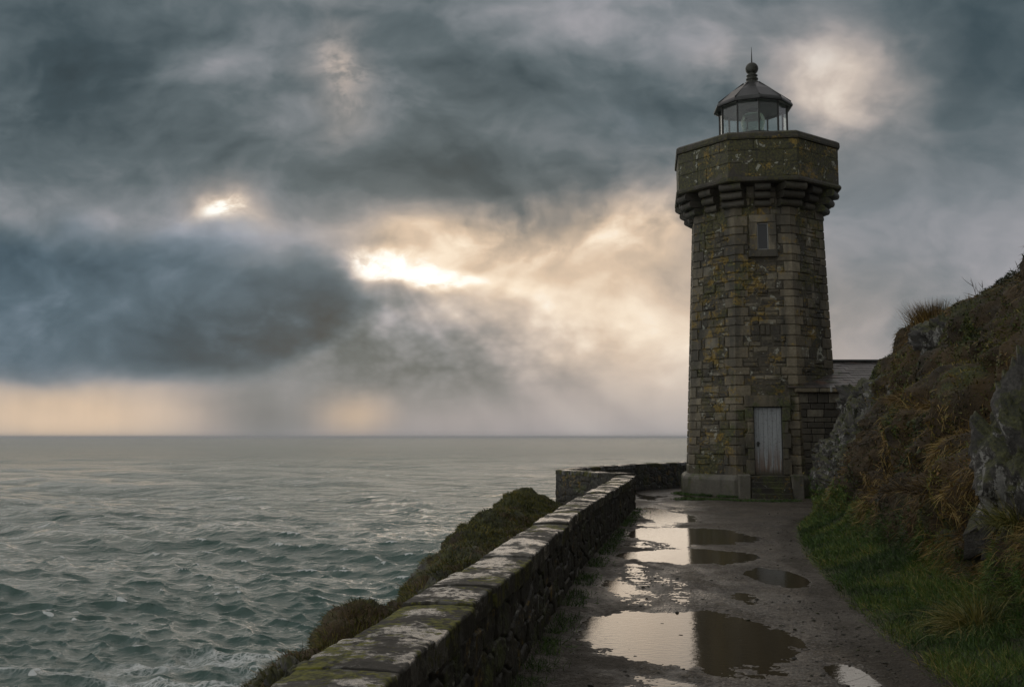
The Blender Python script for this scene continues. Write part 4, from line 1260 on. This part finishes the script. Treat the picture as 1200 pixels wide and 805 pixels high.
C_ST = [  # wall foot, shelf, lip, brow, face, foot in the sea, toe
    (-3, [(-1.3,-.4),(-1.6,-.4),(-1.75,-.45),(-2.2,-1.4),(-4.2,-6),(-6.5,-12),(-8.5,-16)]),
    (3, [(-.8,-.45),(-1.2,-.40),(-1.45,-.40),(-1.9,-1.2),(-4.0,-6),(-6.5,-12),(-8.5,-16)]),
    (6.3, [(-.35,-.45),(-1.2,-.22),(-1.55,-.22),(-1.95,-.9),(-4.2,-6),(-6.8,-12),(-9,-16)]),
    (7.2, [(-.25,-.45),(-1.35,-.12),(-1.72,-.08),(-2.0,-.8),(-4.3,-6),(-7,-12),(-9,-16)]),
    (8.0, [(-.15,-.42),(-1.5,-.05),(-1.86,-.02),(-2.1,-.8),(-4.4,-6),(-7,-12),(-9,-16)]),
    (9.4, [(.05,-.4),(-1.3,.0),(-1.72,.03),(-2.1,-.8),(-4.4,-6),(-7,-12),(-9,-16)]),
    (10.6, [(.25,-.4),(-.95,-.02),(-1.34,.03),(-1.8,-.8),(-4.2,-6),(-7,-12),(-9,-16)]),
    (12.3, [(.5,-.4),(-.7,-.03),(-1.1,.04),(-1.6,-.8),(-4.2,-6),(-7,-12),(-9,-16)]),
    (14.3, [(.8,-.4),(-.55,.0),(-.95,.09),(-1.5,-.8),(-4.2,-6),(-7,-12),(-9,-16)]),
    (17.4, [(1.35,-.4),(-.35,.02),(-.85,.1),(-1.5,-.8),(-4.2,-6),(-7,-12),(-9,-16)]),
    (22, [(2.2,-.35),(.1,.05),(-.44,.13),(-1.1,-.7),(-4.2,-6),(-7,-12),(-9,-16)]),
    (26, [(2.4,-.2),(.6,.12),(-.02,.26),(-.7,-.5),(-3.8,-6),(-6.5,-12),(-9,-16)]),
    (27.6, [(1.5,-.1),(.8,.12),(.2,.22),(-.5,-.6),(-3.5,-6),(-6,-12),(-8.5,-16)]),
    (29.5, [(1.8,-.35),(1.2,-.35),(.8,-.4),(0,-1.2),(-2.8,-6),(-5,-12),(-7.5,-16)]),
    (33, [(3.6,-.5),(2.9,-.6),(2.4,-.75),(1.6,-1.6),(-.8,-6),(-3,-12),(-6,-16)]),
    (37, [(6.4,-.5),(5.4,-.6),(4.8,-.8),(4.2,-1.6),(2.2,-6),(0,-12),(-3,-16)]),
    (42, [(14,-1),(12.5,-1.2),(11.8,-1.4),(11,-2.2),(9,-6),(7,-12),(4,-16)])]
CLIFF = {}
def build_cliff():
    ys = np.concatenate([np.linspace(-3, 5.5, 60)[:-1], np.linspace(5.5, 29, 420), np.linspace(29.2, 42, 80)])
    P, U = loft(C_ST, ys, 220)
    P = smooth_rows(P, 6)
    N = -grid_normals(P)
    N = np.where(N[..., 2:3] < 0, -N, N)
    X, Y, Z = P[..., 0], P[..., 1], P[..., 2]
    rockm = sstep(2.1, 3.2, U + .7 * fbm(X * .7, Y * .7, Z * .7, 3, 71))
    near = sstep(9.5, 7.6, Y) * sstep(1.2, 1.9, U) * .55
    rockm = np.clip(np.maximum(rockm, near * sstep(-.2, .4, fbm(X * 2, Y * 2, Z * 2, 3, 75))), 0, 1)
    rockm = np.maximum(rockm, .9 * sstep(.10, .28, fbm(X * 1.1, Y * .7, Z, 3, 78)) * sstep(.9, 1.4, U) * sstep(22, 18, Y))
    f1, f2, idc = cells(X * .9, Y * .9, Z * .9, 72)
    D = sstep(.3, 1.0, U) * (.36 * fbm(X * 1.0, Y * 1.0, Z, 4, 73) + .07 * fbm(X * 6, Y * 6, Z * 6, 3, 74)) + sstep(2, 3.4, U) * (.7 * (idc - .5) + .5 * fbm(X * .5, Y * .5, Z * .5, 4, 76) - .3 * sstep(.2, 0, f2 - f1))
    P = P + N * D[..., None]
    green = sstep(-.35, .2, fbm(X * .8, Y * .5, 0, 3, 77)) * .8 + .3 * sstep(18, 26, Y)
    q = grid_quads(*U.shape)
    me = raw_mesh('cliff', P, q, None, {'rock': rockm, 'green': np.clip(green, 0, 1)})
    tag(link('cliff', me, M['bank']), kind='structure')
    CLIFF.update(P=P, U=U, N=N, rock=rockm, green=green)
build_cliff()

# ground that carries the tower terrace and the back of the headland down to the water
def build_terrace():
    ys = np.linspace(36.5, 60, 60); xs = np.linspace(4, 60, 120)
    Yg, Xg = np.meshgrid(ys, xs, indexing='ij')
    Zg = -.15 - sstep(0, 14, Yg - 37 - .1 * Xg) * 15 + .5 * fbm(Xg * .3, Yg * .3, 0, 4, 81) * sstep(37, 40, Yg)
    me = raw_mesh('headland', np.stack([Xg, Yg, Zg], -1), grid_quads(*Xg.shape)[:, ::-1], None, {'rock': sstep(40, 44, Yg), 'green': np.ones_like(Xg)})
    tag(link('headland', me, M['bank']), kind='structure')
build_terrace()

# ------------------------------------------------------------------ rocks
def rock(c, size, seed, label, sub=5, strata=(.25, .2, 1.0), rot=0.0):
    bm = bmesh.new(); bmesh.ops.create_icosphere(bm, subdivisions=sub, radius=1.0)
    v = np.array([x.co for x in bm.verts]); f = np.array([[l.index for l in p.verts] for p in bm.faces]); bm.free()
    s = np.asarray(size, float)
    p = v * s
    n = v.copy()
    k = 1.7 / max(s)
    h1, e1 = facets(p[:, 0] * k * 1.9, p[:, 1] * k * 1.9, p[:, 2] * k * 1.2, seed, .75, .22)
    h2, e2 = facets(p[:, 0] * k * 5.0, p[:, 1] * k * 5.0, p[:, 2] * k * 3.0, seed + 9, .6, .22)
    h3, e3 = facets(p[:, 0] * k * 13, p[:, 1] * k * 13, p[:, 2] * k * 8, seed + 19, .6, .2)
    d = .30 * fbm(p[:, 0] * k, p[:, 1] * k, p[:, 2] * k, 3, seed) + .55 * h1 + .22 * h2 + .07 * h3 - .06 * sstep(.06, 0, e1)
    d += .03 * fbm(p[:, 0] * 7, p[:, 1] * 7, p[:, 2] * 7, 4, seed + 4)
    d = np.clip(d, -.6, .7)
    p = p * (1 + d[:, None])
    cr, sr = math.cos(rot), math.sin(rot)
    p = p @ np.array([[cr, sr, 0], [-sr, cr, 0], [0, 0, 1]])
    me = raw_mesh('rock_outcrop', p, None, f, {'rock': np.ones(len(p)), 'green': np.full(len(p), .5)})
    o = link('rock_outcrop', me, M['rock']); o.location = c
    tag(o, label, 'rock', 'rocks jutting out of the bank')

rock((7.95, 23.7, 1.0), (.5, .8, 1.3), 301, 'tall dark jagged rock rising beside the path end in front of the annex', 6)
rock((8.55, 24.3, 2.5), (.75, .8, .5), 307, 'pale lichened rock capping the cliff edge beside the annex roof', 5)
rock((5.04, 9.85, 1.2), (.44, .62, 1.15), 311, 'grey streaked boulder standing out of the brown grass at the right edge of the view', 6)
rock((7.35, 21.7, 1.0), (.6, .7, 1.0), 317, 'low dark rock face streaked white at the foot of the bank', 5)
rock((8.55, 19.9, 3.55), (.62, .6, .5), 323, 'rounded mossy rock half buried in the grass near the brow of the bank', 5)
rock((7.55, 14.6, 3.0), (.5, .6, .55), 331, 'weathered grey rock jutting from the moss high at the right of the bank', 5)

# ------------------------------------------------------------------ grass
def blades(pts, nrm, length, width, dirv, droop, tone, seg=3, rng=None):
    """curved tapering blades; arrays over blades"""
    n = len(pts)
    up = nrm / (np.linalg.norm(nrm, axis=1, keepdims=True) + 1e-9)
    dirv = dirv / (np.linalg.norm(dirv, axis=1, keepdims=True) + 1e-9)
    side = np.cross(dirv, rng.normal(0, 1, (n, 3))); side /= np.linalg.norm(side, axis=1, keepdims=True) + 1e-9
    rows = []
    p = pts.copy(); d = dirv.copy()
    for i in range(seg + 1):
        w = width * (1 - (i / seg) ** 1.6 * .92)
        rows.append(np.stack([p - side * w[:, None] * .5, p + side * w[:, None] * .5], 1))
        d = d + np.array([0, 0, -1.0]) * (droop / seg)[:, None]
        d /= np.linalg.norm(d, axis=1, keepdims=True)
        p = p + d * (length / seg)[:, None]
    V = np.stack(rows, 1).reshape(n, -1, 3)           # n, 2*(seg+1), 3
    m_ = 2 * (seg + 1)
    q = np.array([[2*i, 2*i+1, 2*i+3, 2*i+2] for i in range(seg)])
    Q = (np.arange(n)[:, None, None] * m_ + q[None]).reshape(-1, 4)
    return V.reshape(-1, 3), Q, np.repeat(tone, m_)

def sample(P, w, n, rng):
    """n random points on a grid surface, cell weight w*area"""
    a = P[1:, :-1] - P[:-1, :-1]; b = P[:-1, 1:] - P[:-1, :-1]
    ar = np.linalg.norm(np.cross(a, b), axis=-1) * w[:-1, :-1]
    pr = (ar / ar.sum()).ravel()
    k = rng.choice(len(pr), n, p=pr)
    i, j = np.unravel_index(k, ar.shape)
    u, v = rng.random((2, n))[..., None]
    return P[i, j] + a[i, j] * u + b[i, j] * v, i, j

def grass_stuff(name, G, weight, n, L, W, seed, mat, comb_, droop, tone_c, tone_s, jitter=.35, down=0.0):
    rng = np.random.default_rng(seed)
    P = G['P']; dist = np.linalg.norm(P[..., :2], axis=-1)
    p, i, j = sample(P, weight / np.maximum(dist, 4) ** 1.2, n, rng)
    nr = G['N'][i, j]; nr = np.where(nr[:, 2:3] < 0, -nr, nr)
    clump = fbm(p[:, 0] * 2.1, p[:, 1] * 2.1, p[:, 2] * 2.1, 3, seed)
    d = nr * comb_[0] + np.array([0, 0, comb_[1]]) + np.array(comb_[2]) + rng.normal(0, jitter, (n, 3))
    dn = np.array([0, 0, -1.0]) + nr * nr[:, 2:3]; dn /= np.linalg.norm(dn, axis=1, keepdims=True) + 1e-6
    d = d + dn * down
    fl = .6 * np.stack([vnoise(p[:, 0] * 1.3, p[:, 1] * 1.3, p[:, 2] * 1.3, seed + 1), vnoise(p[:, 0] * 1.3, p[:, 1] * 1.3, p[:, 2] * 1.3, seed + 2), np.zeros(n)], 1)
    d = d + fl
    ds = np.linalg.norm(p, axis=1)
    ln = L * np.clip(1 + .9 * clump, .3, 1.9) * rng.uniform(.55, 1.25, n)
    wd = W * rng.uniform(.7, 1.3, n) * np.clip(ds / 10, .75, 2.2)
    tone = np.clip(tone_c + tone_s * rng.normal(0, 1, n) + .22 * clump + (.5 * (G['cid'][i, j] - .5) if 'cid' in G else 0), .0, 1)
    V, Q, T = blades(p - nr * .02, nr, ln, wd, d, np.full(n, droop) * rng.uniform(.5, 1.4, n), tone, 3, rng)
    me = raw_mesh(name, V, Q, None, {'tone': T}, True)
    return tag(link(name, me, mat), kind='stuff')

U, P = BANK['U'], BANK['P']
n_ = fbm(P[..., 0] * .75, P[..., 1] * .75, P[..., 2] * .75, 4, 91)
bare = 1 - .9 * BANK['rock']
vis = (P[..., 1] > 5) & (P[..., 1] < 29.5)
verge_w = sstep(.05, .3, U) * sstep(1.45, 1.05, U + .25 * n_) * vis
grass_stuff('green_grass', BANK, verge_w + .10 * sstep(0, .4, -n_) * sstep(1, 1.5, U) * bare * vis, 130000, .105, .0062, 401, M['grass'], (.5, .6, (-.1, -.1, 0)), .8, .46, .21, .65)
endm = sstep(19.2, 20.6, P[..., 1]) * sstep(3.6, 3.2, U)
lowband = sstep(.95, 1.3, U + .2 * n_) * sstep(2.7, 2.2, U + .5 * n_)
topband = sstep(3.5, 3.9, U + .4 * n_) * sstep(4.95, 4.6, U)
dry_w = (1 - .97 * endm) * bare * vis * (lowband * (.10 + sstep(-.06, .14, n_)) + topband * .9 + .10 * sstep(1.0, 1.4, U) * sstep(.1, .3, n_))
grass_stuff('dead_grass', BANK, dry_w, 115000, .18, .0062, 402, M['dry'], (.5, .2, (-.15, -.1, 0)), .7, .54, .18, .34, .7)
leafw = sstep(1.0, 1.4, U) * sstep(4.8, 4.3, U) * (1 - .85 * BANK['rock']) * vis * (.25 + sstep(.0, .25, fbm(P[..., 0] * 1.4, P[..., 1] * 1.4, P[..., 2] * 1.4, 3, 97)))
grass_stuff('low_leaves', BANK, leafw, 52000, .055, .020, 406, M['leaf'], (.9, .3, (-.1, -.1, 0)), .7, .46, .20, .7)
mossw = sstep(1.0, 1.5, U) * sstep(4.7, 4.2, U) * (1 - .8 * BANK['rock']) * vis * (.15 + 1.6 * sstep(.10, -.06, n_) + .7 * sstep(2.2, 2.6, U) * sstep(3.9, 3.5, U))
grass_stuff('moss_cover', BANK, mossw, 130000, .05, .010, 403, M['moss'], (1.0, .2, (0, 0, 0)), .3, .47, .17, .5)
Uc, Pc = CLIFF['U'], CLIFF['P']
cw = sstep(.3, .9, Uc) * sstep(3.3, 2.5, Uc) * (1 - .8 * CLIFF['rock']) * (Pc[..., 1] > 5) * (Pc[..., 1] < 30)
nc = fbm(Pc[..., 0], Pc[..., 1], 0, 3, 95)
grass_stuff('dead_grass', CLIFF, cw * (.3 + sstep(-.2, .3, nc)) * (1 - .8 * sstep(20, 25, Pc[..., 1])), 6000, .11, .0075, 404, M['dry'], (.6, .4, (-.3, 0, 0)), 1.0, .34, .17, .55)
grass_stuff('green_grass', CLIFF, cw * (.35 + sstep(.2, -.2, nc) + 1.0 * sstep(18, 25, Pc[..., 1])), 80000, .07, .0085, 405, M['moss'], (.6, .6, (-.3, 0, 0)), .6, .42, .18)

# fringe of weeds at the foot of the wall and of the plinth
def fringe():
    rng = np.random.default_rng(410)
    n = 9000
    y = np.exp(rng.uniform(math.log(4.5), math.log(24.8), n))
    keep = vnoise(y * 1.3, 0, 0, 41) + .6 * vnoise(y * 4, 0, 2, 42) > -.12
    y = y[keep]; n = len(y)
    p = np.stack([wall_in(y) - .01 + np.abs(rng.normal(0, .11, n)), y, np.full(n, .025)], 1)
    m2 = 6000; ang = rng.uniform(-75, 40, m2)
    rr = 2.66 + np.abs(rng.normal(0, .13, m2))
    k_ = vnoise(ang / 9, 0, 4, 43) > -.2
    q = np.array([[*(TC + r * odir(a) * (C8 / math.cos(math.radians(((a - OCT0) % 45) - 22.5)))), .02] for a, r in zip(ang[k_], rr[k_])])
    p = np.vstack([p, q]); n = len(p)
    m3 = 2600
    c = rng.uniform(0, 1, m3)
    strip = np.stack([4.6 + 3.2 * c + rng.normal(0, .1, m3), 28.9 - .9 * c + .3 * np.sin(c * 7) + rng.normal(0, .14, m3), np.full(m3, .01)], 1)
    p = np.vstack([p, strip]); n = len(p)
    d = rng.normal(0, .5, (n, 3)) + np.array([.15, 0, 1])
    ds = np.linalg.norm(p, axis=1)
    V, Q, T = blades(p, np.tile([0, 0, 1.0], (n, 1)), rng.uniform(.03, .10, n), .006 * np.clip(ds / 9, .8, 2.5), d, rng.uniform(.4, 1.2, n), np.clip(rng.normal(.36, .14, n), 0, 1), 2, rng)
    tag(link('weeds', raw_mesh('weeds', V, Q, None, {'tone': T}), M['grass']), kind='stuff')
fringe()

def bank_at(x, y):
    i = np.argmin(np.abs(P[:, 0, 1] - y)); row = P[max(0, i - 3):i + 4].reshape(-1, 3)
    d = (row[:, 0] - x) ** 2 + (row[:, 1] - y) ** 2
    return row[np.argmin(d)]

def tussock(x, y, n, L, lean, label, mat, seed, spread=.16, tone=.5, W=.0075, droop=1.5):
    rng = np.random.default_rng(seed)
    base = bank_at(x, y)
    a = rng.uniform(0, 2 * np.pi, n); r = np.abs(rng.normal(0, spread, n))
    p = np.stack([r * np.cos(a), r * np.sin(a), np.full(n, -.05)], 1)
    d = np.stack([np.cos(a) * .55, np.sin(a) * .55, np.ones(n)], 1) + rng.normal(0, .25, (n, 3)) + np.asarray(lean)
    V, Q, T = blades(p, np.tile([0, 0, 1.0], (n, 1)), L * rng.uniform(.5, 1.15, n), W * rng.uniform(.7, 1.3, n), d, droop * rng.uniform(.5, 1.4, n), np.clip(rng.normal(tone, .2, n), 0, 1), 4, rng)
    o = link('grass_tussock', raw_mesh('grass_tussock', V, Q, None, {'tone': T}), mat)
    o.location = base
    tag(o, label, 'grass tussock', 'tussocks on the bank')
tussock(3.95, 8.9, 900, .42, (-.4, -.3, 0), 'large straw tipped tussock drooping over the green verge nearest the viewer', M['tuss'], 501, .15)
tussock(4.45, 8.3, 420, .38, (-.2, -.2, .2), 'loose green tussock of arching blades at the right edge of the verge', M['tuss'], 502, .15, .4)
tussock(4.6, 9.4, 420, .40, (-.3, -.2, .2), 'thin upright tussock at the foot of the grey boulder', M['tuss'], 503, .13, .5)
tussock(5.0, 12.2, 900, .38, (-.4, -.2, -.1), 'dark brown dead bracken clump sprawling above the green verge', M['dry'], 504, .28, .3)
tussock(6.1, 14.2, 800, .36, (-.4, -.2, -.1), 'golden brown tussock hanging down the middle of the bank', M['dry'], 505, .25, .55)
tussock(6.5, 16.6, 800, .38, (-.5, -.2, -.1), 'tawny clump of dead grass over the hollow at mid bank', M['dry'], 506, .17, .5)
tussock(10.0, 24.3, 1500, .68, (-.25, 0, .9), 'upright orange brown tuft on the brow against the sky', M['dry'], 507, .22, .5, .011, .5)
tussock(9.3, 21.5, 800, .36, (-.4, -.1, .1), 'yellowish tussock below the skyline of the bank', M['dry'], 508, .26, .65, .011)

def bush(x, y, r, n, label, seed, z=0.0):
    """small dense evergreen bush: twigs and leaf sized faces"""
    rng = np.random.default_rng(seed)
    base = bank_at(x, y) + np.array([0, 0, z])
    u = rng.normal(0, 1, (n, 3)); u /= np.linalg.norm(u, axis=1, keepdims=True)
    rad = r * (1 + .38 * fbm(u[:, 0] * 2, u[:, 1] * 2, u[:, 2] * 2, 3, seed)) * rng.uniform(.55, 1.05, n) ** .5
    p = u * rad[:, None] * np.array([1.2, 1.2, .8])
    d = u + rng.normal(0, .6, (n, 3)) + np.array([0, 0, .4])
    V, Q, T = blades(p, u, rng.uniform(.03, .07, n), rng.uniform(.012, .022, n), d, rng.uniform(.2, .8, n), np.clip(rng.normal(.3, .16, n), 0, 1), 2, rng)
    root = thing('low_bush', tuple(base), label, 'bush', 'bushes on the skyline')
    o = bpy.data.objects.new('foliage', raw_mesh('foliage', V, Q, None, {'tone': T})); COL.objects.link(o); o.data.materials.append(M['heath']); o.parent = root
    acc = Acc()
    for k in range(7):
        a = rng.uniform(0, 6.28); e = np.array([math.cos(a) * r * .6, math.sin(a) * r * .6, r * .45])
        e0 = np.array([0, 0, -.25]); dd = (e - e0); L = np.linalg.norm(dd); dd /= L
        s_ = np.cross(dd, [0.3, .2, 1]); s_ /= np.linalg.norm(s_); acc.box((e0 + e) / 2, (.012, L / 2, .012), [s_, dd, np.cross(s_, dd)])
    o2 = bpy.data.objects.new('branches', acc.mesh('branches')); COL.objects.link(o2); o2.data.materials.append(M['twig']); o2.parent = root
bush(9.3, 18.15, .46, 9000, 'dark green bush topping the bank at the right edge of the view', 601, -.12)
bush(9.45, 19.3, .36, 6000, 'smaller dark bush just left of the highest bush on the skyline', 602, -.1)
bush(9.75, 25.9, .3, 4600, 'low green bush on the slope above the annex roof', 603)

def stalk(x, y, h, lean, label, seed, forks=3):
    rng = np.random.default_rng(seed); base = bank_at(x, y)
    acc = Acc()
    def limb(p, d, L, r):
        n = 5; pts = [p]
        for i in range(n):
            d = d + rng.normal(0, .10, 3); d /= np.linalg.norm(d); pts.append(pts[-1] + d * L / n)
        for i in range(n):
            a, b = pts[i], pts[i + 1]; dd = b - a; l = np.linalg.norm(dd); dd /= l
            s_ = np.cross(dd, [.4, 1, .1]); s_ /= np.linalg.norm(s_); t2 = np.cross(s_, dd)
            ra, rb = r * (1 - i / n * .7), r * (1 - (i + 1) / n * .7)
            ring = [a + (s_ * math.cos(q) + t2 * math.sin(q)) * ra for q in (0, 2.1, 4.2)] + [b + (s_ * math.cos(q) + t2 * math.sin(q)) * rb for q in (0, 2.1, 4.2)]
            acc.add(ring, [[k, (k + 1) % 3, 3 + (k + 1) % 3, 3 + k] for k in range(3)])
        return pts, d
    pts, d = limb(np.array([0, 0, -.1]), np.array([lean, 0, 1.0]), h, .011)
    for k in range(forks):
        b = pts[int(rng.integers(2, 5))]
        limb(b, d + rng.normal(0, .5, 3) + np.array([0, 0, .3]), h * rng.uniform(.25, .5), .007)
    o = link('dead_stem', acc.mesh('dead_stem'), M['twig']); o.location = base
    tag(o, label, 'plant stem', 'dead stems on the skyline')
stalk(9.55, 20.6, .75, -.45, 'forked dead stem leaning left just below the skyline bushes', 701, 4)
stalk(9.75, 20.9, .5, .05, 'short bare stem beside the leaning forked stem', 702, 2)
stalk(9.95, 22.4, .45, -.4, 'twiggy stem leaning left midway along the skyline', 703, 4)
stalk(10.1, 22.0, .4, -.15, 'small branching stem to the right of the twiggy midway stem', 704, 3)
stalk(10.05, 23.6, .42, .1, 'thin straight stem right of the orange brown tuft', 705, 1)
stalk(9.98, 24.0, .36, .05, 'shortest thin stem nearest the orange brown tuft', 706, 1)
stalk(9.2, 17.9, 1.0, .12, 'tall curved stem rising above the highest bush', 707, 1)

def cliff_at(x, y):
    i = np.argmin(np.abs(Pc[:, 0, 1] - y)); row = Pc[max(0, i - 3):i + 4].reshape(-1, 3)
    d = (row[:, 0] - x) ** 2 + (row[:, 1] - y) ** 2
    return row[np.argmin(d)]
_bank_at = bank_at
bank_at = cliff_at
stalk(-1.36, 10.7, .22, -.2, 'short twiggy stem on the cliff lip beyond the nearest coping stones', 711, 5)
stalk(-1.22, 11.4, .2, .1, 'second twiggy stem a little farther along the cliff lip', 712, 4)
stalk(-.86, 15.6, .25, -.1, 'thin stem on the cliff lip where the grass turns reddish', 713, 3)
rock((-1.62, 7.75, -.28), (.3, .42, .34), 341, 'knobbly ochre stained rock on the cliff lip behind the nearest end of the wall', 5)
rock((-1.35, 9.9, -.12), (.22, .36, .2), 347, 'small mossy rock on the cliff lip beyond the wall', 4)
bank_at = _bank_at

# loose stones and grit on the path
def gravel():
    rng = np.random.default_rng(801)
    n = 1500
    y = 2100 / rng.uniform(85, 330, n)
    t_ = np.where(rng.random(n) < .45, 1 - np.abs(rng.normal(0, .1, n)), rng.random(n))
    x = wall_in(y) + .1 + (bank_base(y) - wall_in(y) - .05) * np.clip(t_, 0, 1)
    z = ground_z(x, y)
    bm = bmesh.new(); bmesh.ops.create_icosphere(bm, subdivisions=1, radius=1.0)
    v = np.array([q.co for q in bm.verts]); f = np.array([[l.index for l in p.verts] for p in bm.faces]); bm.free()
    s = np.exp(rng.normal(math.log(.0065), .5, n)); s = np.clip(s, .003, .024)
    jit = rng.uniform(.7, 1.3, (n, len(v), 1))
    V = v[None] * jit * s[:, None, None] * np.array([1.2, 1.0, .6]) + np.stack([x, y, z + s * .2], 1)[:, None]
    F = f[None] + (np.arange(n) * len(v))[:, None, None]
    me = raw_mesh('gravel', V.reshape(-1, 3), None, F.reshape(-1, 3), {'tone': np.repeat(np.clip(rng.normal(.6, .25, n), 0, 1), len(v))}, False)
    tag(link('gravel', me, M['corbel']), kind='stuff')
gravel()

# ------------------------------------------------------------------ sea haze
def haze():
    acc = Acc(); acc.box((0, 0, -2.0), (46500, 46500, 18.6))
    m = bpy.data.materials.new('thin_sea_haze'); m.use_nodes = True
    t = Tree(m.node_tree)
    v = t.n('ShaderNodeVolumePrincipled', {'Color': (.86, .88, .9, 1), 'Density': 9e-5, 'Anisotropy': .2})
    o = t.n('ShaderNodeOutputMaterial'); t.t.links.new(v.outputs[0], o.inputs['Volume'])
    tag(link('haze', acc.mesh('haze'), m), kind='stuff')
haze()
